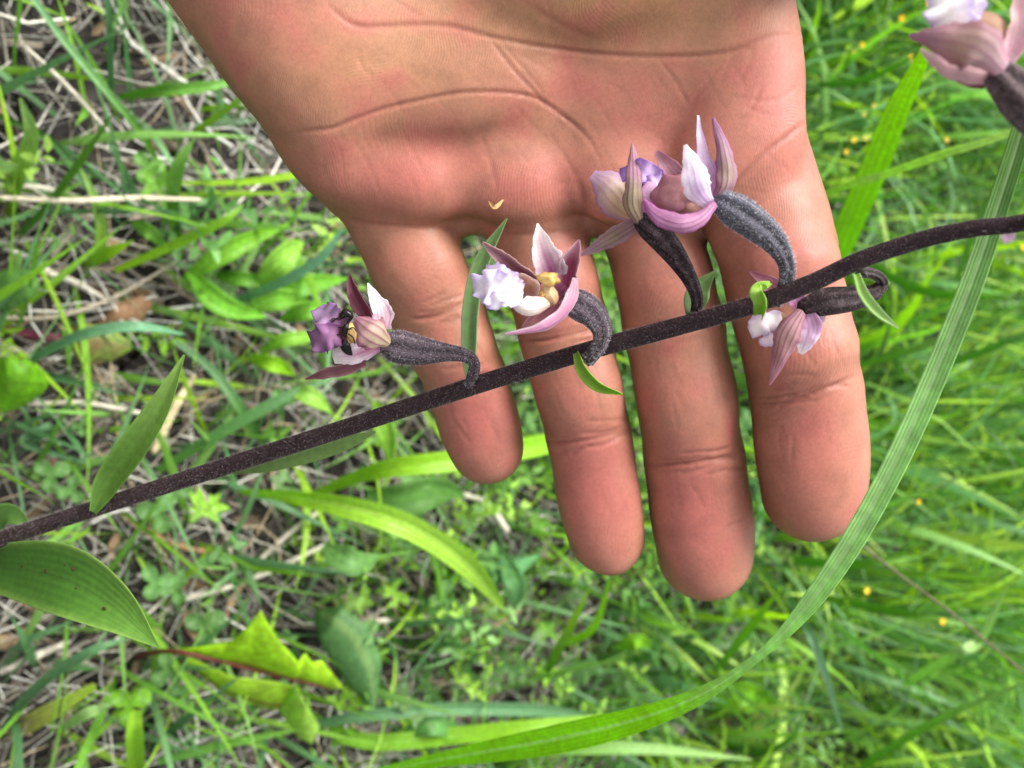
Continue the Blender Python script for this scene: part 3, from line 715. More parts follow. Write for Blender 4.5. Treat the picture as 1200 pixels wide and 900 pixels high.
stem_leaf('leaf', [(110, 600), (128, 567), (160, 523), (190, 475), (216, 416)], [5, 17, 20, 15, 1.2], [-3, -3, -6, -8, -10], [(0, lin(96, 136, 52)), (.5, G2), (1, lin(142, 178, 86))], 'upright lance-shaped leaf clasping the stem', n=36, ns=28, fold=0.4, cup=0.1, roll=18, veins=6, vamt=0.10, edge=G3, gn=6, groove=0.01)
stem_leaf('leaf', [(262, 553), (310, 543), (370, 527), (410, 516), (440, 506)], [1.5, 11, 13, 9, 1], [3, 3.4, 3.6, 3.4, 3], [(0, lin(120, 152, 78)), (1, lin(148, 182, 104))], 'narrow pale leaf pressed along the stem', n=30, ns=8, fold=0.3, roll=-20, veins=3, vamt=.08)
# bracts under each flower
stem_leaf('bract', [(552, 452), (550, 410), (553, 355), (566, 305), (594, 256)], [5, 10, 11, 10, 1], [2.5, 4, 5, 5, 4], [(0, lin(92, 126, 70)), (1, lin(120, 152, 92))], 'long grey-green bract rising beside the lowest flower', n=30, ns=8, fold=0.35, roll=10, veins=3, vamt=0.08, edge=lin(166, 188, 140))
stem_leaf('bract', [(676, 414), (684, 434), (702, 452), (730, 462)], [4, 8, 7.5, 1], [-3, -4.5, -5, -5], [(0, lin(126, 160, 60)), (1, lin(128, 176, 34))], n=24, ns=8, fold=0.6, roll=-25, edge=lin(170, 204, 90))
stem_leaf('bract', [(810, 372), (814, 352), (822, 335), (839, 317)], [8, 16, 12, 1], [2.5, 3.2, 4, 4], [(0, lin(106, 136, 80)), (1, lin(126, 156, 96))], n=24, ns=10, fold=0.5, roll=-8, veins=3, vamt=0.1)
stem_leaf('bract', [(893, 368), (896, 354), (892, 342), (903, 333)], [7, 11, 10, 3], [-3, -5, -4, -3], [(0, lin(136, 178, 56)), (1, lin(172, 208, 92))], 'tiny folded lime-green bract', n=20, ns=8, fold=1.1, roll=25)
stem_leaf('bract', [(1002, 322), (1010, 346), (1028, 368), (1053, 385)], [5, 7.5, 7, 1], [-3, -3.4, -3.6, -3], [(0, lin(130, 170, 70)), (1, lin(168, 200, 128))], n=24, ns=8, fold=0.7, roll=30, edge=lin(190, 214, 160))

# -------- flowers
PUR, MAG, PINK, LIL, WHT, CRM, BRN, DRK = lin(112, 62, 78), lin(156, 66, 122), lin(202, 150, 178), lin(186, 160, 206), lin(250, 247, 248), lin(226, 214, 178), lin(140, 104, 92), lin(60, 24, 34)
GRN = lin(158, 152, 104); ROSE = lin(178, 122, 142)
class Flower:
    def __init__(s, name_pt, depth, label):
        s.D = depth; s.e = empty('flower', at(*name_pt, depth), orchid); s.e['label'] = label; s.n = 0
    def pt(s, p): return at(p[0], p[1], s.D + (p[2] if len(p) > 2 else 0) * 0.001)
    def ovary(s, pts, r, c0, c1, hair, hcol, ridges=6, rdep=0.15):
        P = np.array([s.pt(p) for p in pts]); D = np.array([s.D + p[2] * .001 for p in pts])
        V, f, t = tube(P, np.array(r) / F * D, n=44, k=48, ridges=ridges, rdep=rdep)
        nz_ = vnoise(V, 1200.0, s.D * 100)
        c = mix(mix(np.tile(c0, (len(V), 1)), c1, t), lin(120, 108, 114), np.clip(nz_, 0, 1) * 0.5)
        th_ = np.concatenate([np.tile(np.linspace(0, 2 * np.pi, 48, endpoint=False), 44), [0, 0]]); c = c * (0.86 + 0.26 * np.cos(ridges * th_))[:, None]
        o = mk('ovary', V, f, M_STEM, s.e, c)
        if hair: hairs(V, f, hair, 0.00042, o, np.clip(hcol * 1.2, 0, .9), near_axis(P, 60), 0.000021, int(s.D * 1e5), 0.5)
    def petal(s, name, pts, hw, inner, outer=None, edge=None, epow=4, veins=0, vamt=0.0, vcol=None, centre=None, label=None, **kw):
        P = np.array([s.pt(p) for p in pts]); D = np.array([s.D + (p[2] if len(p) > 2 else 0) * .001 for p in pts])
        s.n += 1; kw.setdefault('n', 36); kw.setdefault('ns', 20); kw.setdefault('thick', 0.00022); kw.setdefault('ruffle', 0.14); kw.setdefault('rfreq', 2); kw.setdefault('ragged', 0.22)
        kw.setdefault('gn', 5); kw.setdefault('groove', 0.012)
        V, f, t, x, side = strip(P, np.array(hw) / F * D, seed=s.n, **kw)
        ci = ramp(t, inner); co = ramp(t, outer) if outer else ci * 0.9
        c = np.where((side > 0)[:, None], ci, co) ** 0.80
        if centre is not None: c = mix(c, np.tile(centre, (len(V), 1)), np.exp(-(x / 0.4) ** 2) * np.clip(1.25 - t * 1.3, 0, 1))
        if veins: c = mix(c, np.tile(vcol if vcol is not None else PUR, (len(V), 1)), vamt * np.clip(np.cos(x * veins * np.pi), 0, 1) ** 2)
        if edge is not None: c = mix(c, np.tile(edge, (len(V), 1)), np.abs(x) ** epow * 0.9)
        n_ = vnoise(V, 700.0, s.n * 3.0); c = c * (1 + 0.12 * n_)[:, None]
        c = c * (1 - 0.30 * np.clip(np.cos(x * 5.5 * np.pi + 0.4 * np.sin(t * 5)), 0, 1) ** 3 * np.clip(1.1 - t, 0, 1))[:, None] ** np.array([0.5, 1.5, 0.7])
        V = V + (vnoise(V, 420.0, s.n * 1.7) * 0.0004)[:, None] * CZ
        o = mk(name, V, f, M_PETAL, s.e, c)
        if label: o['label'] = label
        return o
    def lobes(s, name, bl, mat=None, label=None, rough=0.18, frills=(), strips=()):
        """swollen lip or column: lobes (px, py, dz, rx, ry, rz, angle, colour, rim colour) in one mesh"""
        Vs, Fs, Cs, o_ = [], [], [], 0
        for (px, py, dz, rx, ry, rz, ang, c0, c1) in bl:
            D = s.D + dz * .001; k = D / F; nu, nv = 28, 16
            th = np.linspace(0, 2 * np.pi, nu, endpoint=False); ph = np.linspace(0.03, np.pi - 0.03, nv)
            T, Pp = np.meshgrid(th, ph); x, y, z = np.cos(T) * np.sin(Pp), np.sin(T) * np.sin(Pp), np.cos(Pp)
            a = math.radians(ang); ca, sa = math.cos(a), math.sin(a)
            base_ = np.stack([x, y, z], -1).reshape(-1, 3)
            dn = np.array([mnoise.noise(Vector(b * 1.3) + Vector((px * .1, py * .1, 0))) + 0.3 * mnoise.noise(Vector(b * 3.0) + Vector((px, 0, 0))) for b in base_])
            rad = 1 + rough * dn * (0.4 + 0.9 * np.sin(Pp).ravel())
            u = base_[:, 0] * rx * rad; v = base_[:, 1] * ry * rad; w_ = base_[:, 2] * rz * (1 + rough * 1.6 * dn)
            X = ca * u - sa * v; Y = sa * u + ca * v
            V = at(px, py, D) + k * (X[:, None] * CX - Y[:, None] * CY + w_[:, None] * CZ)
            rim = np.clip(np.sin(Pp).ravel() ** 6 + 0.3 * dn, 0, 1)
            Cs.append(mix(np.tile(c0, (len(V), 1)), c1, rim) * (1 + 0.12 * dn)[:, None]); Vs.append(V)
            fs = [(o_ + i * nu + j, o_ + i * nu + (j + 1) % nu, o_ + (i + 1) * nu + (j + 1) % nu, o_ + (i + 1) * nu + j) for i in range(nv - 1) for j in range(nu)]
            fs += [tuple(o_ + j for j in range(nu))[::-1], tuple(o_ + (nv - 1) * nu + j for j in range(nu))]
            Fs += fs; o_ += len(V)
        for (pts, hw, c0, c1, ce, kw) in strips:                             # thin ruffled flaps
            P = np.array([s.pt(p) for p in pts]); D = np.array([s.D + p[2] * .001 for p in pts]); s.n += 1
            q = dict(n=40, ns=20, thick=0.00022, ruffle=0.38, rfreq=3, ragged=0.35, cup=0.15, seed=s.n); q.update(kw)
            V, f, t, x, side = strip(P, np.array(hw) / F * D, **q)
            c = mix(np.tile(c0, (len(V), 1)), c1, np.clip(t * 1.2 - .1, 0, 1)); c = mix(c, np.tile(ce, (len(V), 1)), np.clip(np.abs(x) ** 3 + np.clip(t - .85, 0, 1) * 5, 0, 1) * .85)
            nn_ = vnoise(V, 500.0, s.n * 2.0); V = V + (vnoise(V, 330.0, s.n * 1.3) * 0.0006)[:, None] * CZ
            Vs.append(V); Cs.append(c * (1 + .1 * nn_)[:, None]); Fs += [tuple(k_ + o_ for k_ in q_) for q_ in f]; o_ += len(V)
        for (px, py, dz, rx, ry, amp, ang, waves, c0, c1) in frills:      # thin frilled plates
            D = s.D + dz * .001; k = D / F; nr, na = 9, 48; a = math.radians(ang); ca, sa = math.cos(a), math.sin(a)
            R_, T = np.meshgrid(np.linspace(0, 1, nr), np.linspace(0, 2 * np.pi, na, endpoint=False), indexing='ij'); R_, T = R_.ravel(), T.ravel()
            nzr = lambda q_, o2: np.array([mnoise.noise(Vector((math.cos(a_) * q_, math.sin(a_) * q_, px + o2))) for a_ in T])
            rim = 1 + 0.34 * nzr(1.2, 0.3) + 0.16 * nzr(3.6, 5.3) - 0.18 * np.exp(-((T - 3.1) / .4) ** 2)
            u, v = rx * R_ * rim * np.cos(T), ry * R_ * rim * np.sin(T)
            n2d = lambda q_, o2: np.array([mnoise.noise(Vector((a_ / q_, b_ / q_, px * .37 + o2))) for a_, b_ in zip(u, v)])
            z = amp * (2.2 * n2d(19.0, 0) + 0.55 * n2d(8.0, 4) * (0.2 + R_) - 0.45 * R_ ** 2 - 0.7 * np.exp(-(v / (ry * .22)) ** 2) * (1 - R_))
            X = ca * u - sa * v; Y = sa * u + ca * v
            for th_ in (0.0, -1.6):
                V = at(px, py, D) + k * (X[:, None] * CX - Y[:, None] * CY + (z + th_)[:, None] * CZ); Vs.append(V)
                nn_ = np.array([mnoise.noise(Vector((x_ * .16, y_ * .16, px))) for x_, y_ in zip(X, Y)])
                Cs.append(mix(np.tile(c0, (len(V), 1)), c1, np.clip(R_ ** 4 + .35 * nn_, 0, 1)))
                fs = [(o_ + i * na + j, o_ + (i + 1) * na + j, o_ + (i + 1) * na + (j + 1) % na, o_ + i * na + (j + 1) % na) for i in range(nr - 1) for j in range(na)]
                Fs += fs if th_ else [q[::-1] for q in fs]
                o_ += len(V)
        o = mk(name, np.vstack(Vs), Fs, mat or M_PETAL, s.e, np.vstack(Cs))
        if label: o['label'] = label
        return o

# lowest flower, seen from the side with a dark ant inside
A = Flower((440, 400), 0.159, 'lowest flower with dusky violet lip and a dark ant inside')
A.ovary([(551, 452, 4), (556, 428, 2), (546, 417, 1), (522, 413, 0), (492, 411, -1), (466, 406, -1), (450, 401, -1)], [6.5, 6, 7, 9.5, 15, 17, 11], lin(64, 50, 56), lin(86, 74, 82), 2600, lin(190, 184, 190))
A.petal('sepal', [(434, 376, 3), (424, 358, 3), (415, 342, 4), (410, 322, 5)], [7, 10.5, 8.5, 1], [(0, lin(116, 58, 72)), (1, lin(96, 44, 58))], edge=lin(150, 100, 112), fold=0.5, roll=25)
A.petal('petal', [(449, 386, 2), (447, 366, 1), (439, 350, 0), (431, 332, 1)], [10, 13, 8, 1], [(0, lin(214, 178, 196)), (.5, lin(240, 228, 234)), (1, WHT)], cup=0.35, roll=-15)
A.petal('petal', [(448, 402, -1), (428, 411, -2), (408, 417, -2), (390, 418, -1)], [8, 13, 12.5, 9], [(0, lin(206, 150, 178)), (.45, lin(240, 228, 236)), (1, WHT)], centre=lin(206, 140, 176), fold=-0.35, roll=10, ruffle=0.12)
A.petal('sepal', [(428, 424, 1), (402, 432, 1), (380, 437, 1), (358, 444, 2)], [6, 8.5, 7, 1], [(0, lin(136, 84, 92)), (1, lin(116, 66, 72))], edge=lin(190, 160, 160), fold=0.5, roll=20)
A.petal('sepal', [(456, 403, -4), (444, 395, -7), (430, 386, -7.5), (416, 374, -5)], [9, 24, 24, 8], [(0, lin(206, 194, 150)), (.55, lin(204, 178, 160)), (1, lin(186, 122, 148))], edge=lin(168, 96, 132), epow=3, veins=5, vamt=0.7, vcol=lin(150, 88, 108), cup=-0.55, label='cupped pale sepal with purple veins')
A.lobes('column', [(414, 391, -1, 9, 15, 9, -35, lin(222, 188, 118), lin(206, 164, 104))], M_POLLEN, rough=0.08)
A.lobes('lip', [(398, 388, 2, 9, 11, 6, 0, lin(178, 140, 166), lin(144, 96, 132)), (409, 404, 3, 15, 12, 6, 40, lin(178, 140, 104), lin(196, 160, 132))], rough=0.15, strips=[([(402, 383, 0), (392, 376, -2), (381, 369, -2), (374, 360, 0)], [6, 15, 16, 7], lin(176, 138, 172), lin(192, 164, 198), lin(138, 96, 148), {}), ([(402, 390, 0), (390, 392, -3), (377, 397, -3), (364, 400, -1)], [6, 15, 17, 8], lin(160, 112, 150), lin(172, 130, 170), lin(134, 86, 138), {}), ], label='dusky violet two-lobed lip')

# second flower, facing the viewer
B = Flower((660, 345), 0.1505, 'open flower facing the viewer with yellow column and white ruffled lip')
B.ovary([(688, 424, 3), (702, 405, 1), (705, 388, 0), (696, 370, 0), (680, 358, 0), (664, 350, 1)], [7, 8, 10, 14, 16, 13], lin(66, 52, 56), lin(104, 90, 100), 2600, lin(206, 200, 206))
B.petal('sepal', [(632, 334, 1), (606, 316, 0), (586, 300, 0), (566, 284, 1)], [9, 12, 9, 1.2], [(0, lin(108, 52, 66)), (.6, lin(136, 88, 100)), (1, lin(176, 140, 150))], edge=lin(216, 190, 184), epow=3, fold=0.45, roll=20)
B.petal('petal', [(654, 340, 2), (645, 314, 1), (636, 290, 0), (630, 262, 1)], [11, 19, 14, 1.2], [(0, lin(170, 110, 140)), (.5, lin(214, 190, 200)), (1, lin(240, 230, 218))], edge=WHT, epow=3, centre=lin(150, 52, 122), cup=0.3, roll=-6)
B.petal('petal', [(662, 345, 1), (668, 322, 1), (673, 302, 0), (679, 281, 0)], [13, 16, 12, 1.2], [(0, lin(146, 56, 92)), (.6, lin(140, 54, 82)), (1, lin(190, 130, 150))], edge=lin(244, 230, 234), epow=3, cup=0.55, roll=28)
B.petal('sepal', [(676, 326, -2), (673, 348, -4), (658, 372, -5), (632, 386, -5), (592, 392, -4)], [5, 10, 9.5, 7, 1.2], [(0, lin(226, 196, 206)), (.4, lin(206, 140, 172)), (1, lin(206, 140, 182))], outer=[(0, lin(190, 130, 160)), (1, lin(190, 120, 160))], edge=lin(250, 236, 242), epow=2, fold=-0.6, roll=35, n=34, label='pink sepal with pale rim curving under the flower')
B.petal('sepal', [(664, 336, 0), (650, 352, 2), (636, 368, 2), (612, 384, 0)], [12, 20, 14, 2], [(0, lin(190, 110, 150)), (.6, lin(176, 112, 120)), (1, lin(160, 106, 104))], edge=lin(226, 190, 204), veins=5, vamt=0.3, vcol=MAG, cup=0.4)
B.petal('petal', [(648, 352, -3), (630, 357, -6), (612, 358, -6.5), (597, 350, -5)], [8, 14, 13, 5], [(0, lin(226, 206, 170)), (.4, lin(244, 238, 228)), (1, WHT)], cup=-0.75, ruffle=.05, ragged=.1, edge=lin(250, 246, 240))
B.lobes('column', [(642, 327, -4.5, 13, 8, 8, 8, lin(220, 190, 112), lin(190, 150, 80)), (644, 344, -3.5, 9, 14, 7, -15, lin(214, 188, 140), lin(190, 150, 110)), (636, 346, -3.5, 4, 8, 5, 10, lin(206, 164, 90), lin(180, 136, 70))], M_POLLEN, rough=0.30, label='rounded yellow column')
B.lobes('lip', [(617, 335, -1, 17, 12, 4, 25, lin(150, 106, 84), lin(206, 176, 176))], rough=0.22, strips=[([(612, 342, -3), (594, 338, -7), (574, 336, -7), (555, 336, -4)], [8, 18, 20, 9], WHT, lin(246, 242, 250), lin(202, 184, 226), dict(ruffle=.5, rfreq=4)), ([(610, 336, -3), (596, 326, -6), (582, 319, -6), (570, 314, -4)], [6, 11, 11, 4], WHT, lin(240, 234, 246), lin(208, 190, 228), {}), ([(612, 348, -4), (598, 350, -7.5), (582, 352, -7.5), (564, 352, -5)], [5, 10, 11, 4], WHT, WHT, lin(196, 178, 224), {})], label='white ruffled lip tinged lilac with brown hollow')

# middle flower, seen from behind
Cc_ = Flower((750, 245), 0.1465, 'flower seen from behind with striped green and pink sepals')
Cc_.ovary([(814, 374, 4), (817, 352, 2), (810, 330, 1), (796, 306, 0), (778, 282, -1), (762, 266, -2), (750, 255, -2)], [6, 6.5, 8, 11, 14, 14, 10], lin(40, 25, 28), lin(46, 30, 34), 500, lin(150, 138, 142), rdep=0.14)
Cc_.petal('sepal', [(752, 258, -1), (730, 271, 0), (708, 284, 1), (681, 299, 2)], [7, 11.5, 10, 1.2], [(0, lin(158, 116, 134)), (.5, lin(150, 128, 104)), (1, lin(146, 108, 130))], edge=lin(176, 140, 160), veins=4, vamt=0.5, fold=-0.4)
Cc_.petal('petal', [(746, 256, 3), (728, 236, 3), (712, 218, 2), (694, 204, 2)], [8, 23, 21, 7], [(0, lin(190, 170, 110)), (.5, lin(214, 196, 170)), (1, lin(188, 150, 186))], edge=lin(176, 132, 176), epow=3, cup=-0.3, ruffle=0.14)
Cc_.petal('sepal', [(750, 260, -3), (742, 240, -4.5), (742, 214, -4.5), (742, 190, -3), (741, 168, -1)], [8, 13.5, 11, 8, 1.2], [(0, lin(160, 140, 110)), (.4, lin(178, 164, 128)), (.6, lin(176, 130, 152)), (1, lin(190, 140, 150))], edge=lin(150, 110, 122), veins=4, vamt=0.75, vcol=lin(104, 72, 76), cup=-0.5, n=34, label='striped greenish middle sepal')
Cc_.petal('petal', [(756, 258, -2), (760, 242, -4), (758, 226, -3.5), (764, 214, -2)], [6, 10, 10, 7], [(0, lin(210, 170, 196)), (1, lin(196, 150, 186))], edge=lin(170, 110, 160), cup=-0.4)
Cc_.lobes('lip', [(756, 212, 0, 14, 8, 5, -8, lin(214, 196, 228), lin(180, 146, 204))], rough=0.2, strips=[([(776, 212, 0), (762, 204, -2), (746, 201, -2), (728, 208, 0)], [7, 13, 14, 6], lin(222, 204, 234), lin(206, 182, 226), lin(160, 116, 190), {}), ([(752, 216, 0), (764, 214, -2), (776, 212, -1), (784, 206, 0)], [5, 9, 10, 4], lin(224, 208, 236), lin(212, 190, 230), lin(172, 132, 198), {})], label='soft violet crumpled lip')

# fourth flower, white petal upright
Dd = Flower((835, 235), 0.1415, 'flower with upright white petal above a silvery hairy ovary')
Dd.ovary([(908, 356, 3), (921, 332, 1), (921, 306, 0), (906, 281, -1), (884, 262, -2), (860, 246, -2), (842, 235, -2)], [7, 8, 9.5, 14, 17, 17.5, 12], lin(62, 56, 62), lin(84, 84, 96), 4200, lin(208, 208, 214))
Dd.petal('sepal', [(838, 240, 0), (852, 214, -1), (850, 180, 0), (836, 138, 2)], [7, 13, 11.5, 1.6], [(0, lin(170, 120, 150)), (.45, lin(170, 150, 130)), (1, lin(172, 120, 164))], edge=lin(166, 108, 150), epow=3, veins=4, vamt=0.7, vcol=lin(120, 80, 106), cup=-0.5, roll=-12, label='upright purple-grey striped sepal')
Dd.petal('petal', [(838, 236, 2), (832, 208, 2), (823, 178, 2), (818, 136, 3)], [6, 11, 7, 1.6], [(0, lin(200, 160, 196)), (.5, lin(214, 190, 220)), (1, lin(244, 240, 246))], edge=lin(200, 160, 206), cup=0.3)
Dd.petal('petal', [(832, 240, -2), (818, 222, -4), (812, 198, -4), (803, 170, -3)], [8, 17, 14, 2], [(0, lin(226, 204, 226)), (.4, lin(242, 238, 246)), (1, WHT)], cup=-0.2, ruffle=0.12, centre=lin(214, 196, 224), label='white petal with ragged edge')
Dd.petal('sepal', [(838, 238, -3), (820, 256, -5), (796, 262, -6), (770, 252, -5), (754, 234, -4)], [6, 11, 13, 11, 2], [(0, lin(180, 136, 166)), (.5, lin(196, 142, 176)), (1, lin(188, 110, 172))], edge=lin(166, 96, 150), veins=4, vamt=0.55, vcol=lin(146, 80, 134), cup=-0.45, n=34, label='pink sepal sweeping below the cup')
Dd.petal('sepal', [(808, 232, 4), (795, 210, 4), (783, 194, 4), (769, 178, 5)], [10, 13, 10, 3], [(0, lin(160, 112, 116)), (1, lin(176, 130, 146))], edge=lin(196, 150, 166), cup=0.2)
Dd.lobes('lip', [(792, 226, 0, 28, 22, 12, -10, lin(192, 144, 146), lin(178, 120, 140)), (806, 236, 1, 20, 17, 10, 10, lin(184, 140, 128), lin(170, 116, 120))], rough=0.32, label='dull pink rounded cup')

# fifth flower, below the stem
Ee = Flower((930, 370), 0.1475, 'flower hanging below the stem over the index finger')
Ee.ovary([(1008, 318, -5), (1026, 322, -2), (1034, 332, 0), (1022, 344, 0), (998, 350, -1), (966, 354, -2), (938, 363, -2)], [6, 6, 6.5, 9, 13, 14.5, 9], lin(58, 48, 48), lin(42, 25, 28), 600, lin(160, 150, 150), rdep=0.13)
Ee.petal('sepal', [(940, 364, -3), (926, 386, -5), (916, 412, -5), (902, 451, -3)], [8, 17, 13, 1.4], [(0, lin(196, 150, 160)), (.5, lin(172, 130, 128)), (1, lin(170, 110, 126))], edge=lin(190, 140, 156), veins=5, vamt=0.6, vcol=lin(126, 78, 88), cup=-0.45, n=34, label='brownish pink pointed sepal hanging down')
Ee.petal('petal', [(942, 364, -2), (948, 382, -3), (945, 398, -3), (938, 414, -2)], [9, 14, 11, 4], [(0, lin(200, 150, 190)), (.5, lin(224, 196, 222)), (1, WHT)], veins=3, vamt=0.3, vcol=lin(190, 130, 180), ruffle=0.22, rfreq=3, cup=0.2)
Ee.petal('petal', [(938, 362, 0), (958, 372, 0), (966, 374, 1)], [6, 9, 2], [(0, lin(200, 150, 180)), (1, lin(214, 190, 200))], cup=0.2, n=16)
Ee.petal('sepal', [(936, 356, 3), (918, 344, 4), (900, 332, 5), (879, 318, 6)], [7, 12, 10, 1.4], [(0, lin(176, 120, 140)), (1, lin(160, 104, 118))], edge=lin(186, 140, 150), cup=0.3, n=20)
Ee.petal('petal', [(936, 362, 1), (934, 346, 1), (938, 336, 2)], [8, 10, 3], [(0, lin(196, 140, 176)), (1, lin(206, 170, 206))], cup=0.3, n=16)
Ee.lobes('lip', [(910, 380, 2, 15, 15, 6, 20, lin(186, 148, 118), lin(214, 190, 180))], rough=0.16, strips=[([(916, 374, 1), (902, 376, -1), (890, 382, -1), (878, 388, 1)], [6, 12, 13, 6], WHT, WHT, lin(210, 188, 220), {}), ([(922, 390, 0), (910, 396, -1), (900, 399, -1), (890, 402, 0)], [4, 8, 8, 3], WHT, lin(244, 236, 246), lin(204, 178, 214), {})], label='cream and white lip with brown hollow')

# topmost flower, close and out of focus at the corner
Gg = Flower((1168, 84), 0.106, 'out-of-focus flower in the top corner')
Gg.ovary([(1335, 200, 5), (1262, 168, 1), (1222, 140, 0), (1194, 112, 0), (1168, 84, 0)], [15, 19, 24, 25, 17], lin(74, 60, 58), lin(96, 80, 82), 1500, lin(180, 172, 176))
Gg.petal('sepal', [(1176, 82, -2), (1150, 58, -5), (1112, 48, -4), (1066, 42, -2)], [14, 31, 24, 2], [(0, lin(206, 176, 184)), (.5, lin(180, 148, 134)), (1, lin(160, 108, 136))], edge=lin(170, 120, 136), epow=3, cup=-0.5, n=30, label='large cupped brownish pink sepal')
Gg.petal('sepal', [(1172, 88, 0), (1140, 86, 0), (1108, 76, 0), (1078, 58, 1)], [8, 13, 12, 2], [(0, lin(206, 170, 170)), (1, lin(214, 186, 190))], edge=lin(222, 196, 200), cup=-0.4)
Gg.petal('petal', [(1166, 92, 2), (1146, 94, 2), (1120, 92, 2)], [6, 10, 3], [(0, lin(120, 30, 66)), (1, lin(150, 70, 100))], cup=-0.3, n=16)
Gg.petal('petal', [(1176, 80, 0), (1190, 50, 0), (1198, 16, 0), (1196, -26, 1)], [8, 13, 13, 5], [(0, lin(206, 168, 180)), (1, lin(226, 190, 190))], edge=lin(236, 206, 206), cup=0.3)
Gg.petal('petal', [(1172, 76, 1), (1180, 58, 1), (1186, 44, 1)], [6, 10, 4], [(0, lin(226, 190, 206)), (1, lin(236, 214, 226))], cup=0.3, n=16)
Gg.lobes('lip', [(1154, 34, 1, 27, 22, 10, 15, lin(188, 154, 130), lin(172, 128, 112))], rough=0.15, strips=[([(1128, 44, 0), (1118, 24, -2), (1110, 4, -2), (1104, -20, 0)], [12, 24, 25, 14], WHT, WHT, lin(206, 194, 230), {}), ([(1132, 40, 1), (1134, 20, 0), (1138, 2, 0), (1136, -16, 1)], [8, 16, 16, 9], WHT, WHT, lin(214, 200, 234), {})], label='white lip with brown dome')

# the ant in the lowest flower: head, thorax, abdomen as one body, legs and feelers
def ant():
    D = 0.159 - 0.0020; k = D / F * 0.8
    prof = [(399, 372, 3), (405, 367, 6.5), (411, 371, 4), (408, 378, 2.2), (405, 384, 5), (404, 391, 4.2), (405, 396, 1.8), (404, 403, 7.5), (408, 411, 6.5), (413, 416, 1.5)]
    P = np.array([at(a, b, D) for a, b, _ in prof]); V, f, t = tube(P, np.array([c for *_, c in prof]) * k, n=60, k=12)
    root = empty('ant', at(405, 392, D)); blk = np.tile(lin(22, 14, 14), (1, 1))
    mk('body', V, f, M_ANT, root, np.tile(blk, (len(V), 1)))
    for pts in [[(402, 371), (393, 374), (386, 382), (390, 392)], [(404, 384), (396, 384), (389, 388)], [(403, 392), (394, 393), (396, 400)], [(408, 386), (414, 384), (418, 389)], [(408, 391), (414, 396), (416, 403)]]:
        P = np.array([at(a, b, D - 0.0004) for a, b in pts]); V, f, t = tube(P, np.full(len(pts), 1.0) * k, n=14, k=6)
        mk('leg', V, f, M_ANT, root, np.tile(blk, (len(V), 1)))
    P = np.array([at(a, b, D - 0.0006) for a, b in [(403, 369), (398, 375), (391, 373), (387, 376)]]); V, f, t = tube(P, np.full(4, 0.7) * k, n=12, k=6)
    mk('feeler', V, f, M_ANT, root, np.tile(blk, (len(V), 1)))
    tag(root, 'small black ant inside the lowest orchid flower', 'ant')
ant()
# ------------------------------------------------------------------ single plants one can pick out
LIME, YG, MID, DEEP, TEAL, PALE, GLAU = lin(150, 200, 30), lin(168, 206, 62), lin(104, 158, 46), lin(84, 136, 52), lin(112, 162, 108), lin(158, 196, 116), lin(124, 168, 104)
def gpts(pts): return np.array([onground(px, py, h) for px, py, h in pts]), np.array([dep_h(px, h) for px, py, h in pts])
def blade(pts, hw, c0, c1, label, name='tall_grass', cat='grass', group=None, fold=0.35, roll=0, mid=None, veins=4, vamt=0.18, mat=None, D=None, n=40, ns=16, **kw):
    if D is None: P, D = gpts(pts)
    else: D = np.array(D); P = np.array([at(p[0], p[1], d) for p, d in zip(pts, D)])
    V, f, t, s, side = strip(P, np.array(hw) / F * D, n=n, ns=ns, fold=fold, roll=roll, thick=0.0002, gn=veins, groove=0.03, **kw)
    c = mix(np.tile(c0, (len(V), 1)), c1, t) if not isinstance(c0, list) else ramp(t, c0)
    c = c * (1 - vamt * np.clip(np.cos(s * veins * np.pi), 0, 1))[:, None]
    if mid is not None: c = mix(c, np.tile(mid, (len(V), 1)), np.exp(-(s / 0.10) ** 2) * 0.7)
    return tag(mk(name, V, f, mat or M_GRASS, None, c), label, cat, group)
# the long blade crossing before the index finger
blade([(1222, 70), (1176, 220), (1125, 366), (1045, 550), (965, 685), (885, 772), (790, 828), (660, 864), (500, 893), (420, 910)], [11, 13, 14.5, 14.5, 13, 5.5, 12.5, 18, 8, 4],
      [(0, lin(112, 150, 72)), (.12, lin(116, 160, 84)), (.3, lin(174, 218, 140)), (.56, lin(180, 222, 138)), (.62, lin(168, 208, 110)), (.68, lin(166, 220, 24)), (1, lin(150, 208, 30))], None,
      'long arching grass blade crossing in front of the index fingertip', D=[.130, .136, .141, .150, .160, .175, .200, .236, .29, .345], fold=0.28, mid=lin(196, 220, 170), veins=7, vamt=0.10, n=80, ns=36, roll=8, ragged=0.04)
blade([(900, 480, .0), (975, 308, .17), (1020, 205, .23), (1050, 130, .26), (1090, 50, .29)], [8, 15, 17, 15, 7], lin(140, 196, 34), lin(176, 222, 30), 'broad bright lime grass blade below the top corner flower', roll=-12, fold=0.2)
blade([(860, 275, .05), (965, 228, .22), (1040, 203, .255), (1105, 180, .275), (1150, 167, .285), (1200, 150, .295)], [4, 5, 5.5, 6.5, 5, 5], lin(168, 208, 92), lin(190, 224, 118), 'thin pale stalk with a swollen node beside the index knuckle', fold=0.15, roll=-30, veins=2, name='grass_stalk', cat='grass stalk')
blade([(282, 576, .02), (340, 582, .06), (420, 597, .09), (490, 622, .10), (550, 664, .09), (587, 708, .06)], [3, 8, 15, 16, 14, 5], lin(150, 204, 34), lin(170, 208, 80), 'wide lime grass blade arching below the little finger', mid=lin(190, 220, 110), roll=-10)
blade([(330, 600, .0), (400, 566, .05), (460, 548, .08), (530, 540, .09), (640, 520, .09), (700, 500, .07)], [4, 7, 12, 14, 13, 4], lin(140, 186, 40), lin(150, 206, 36), 'lime grass blade passing behind the little fingertip')
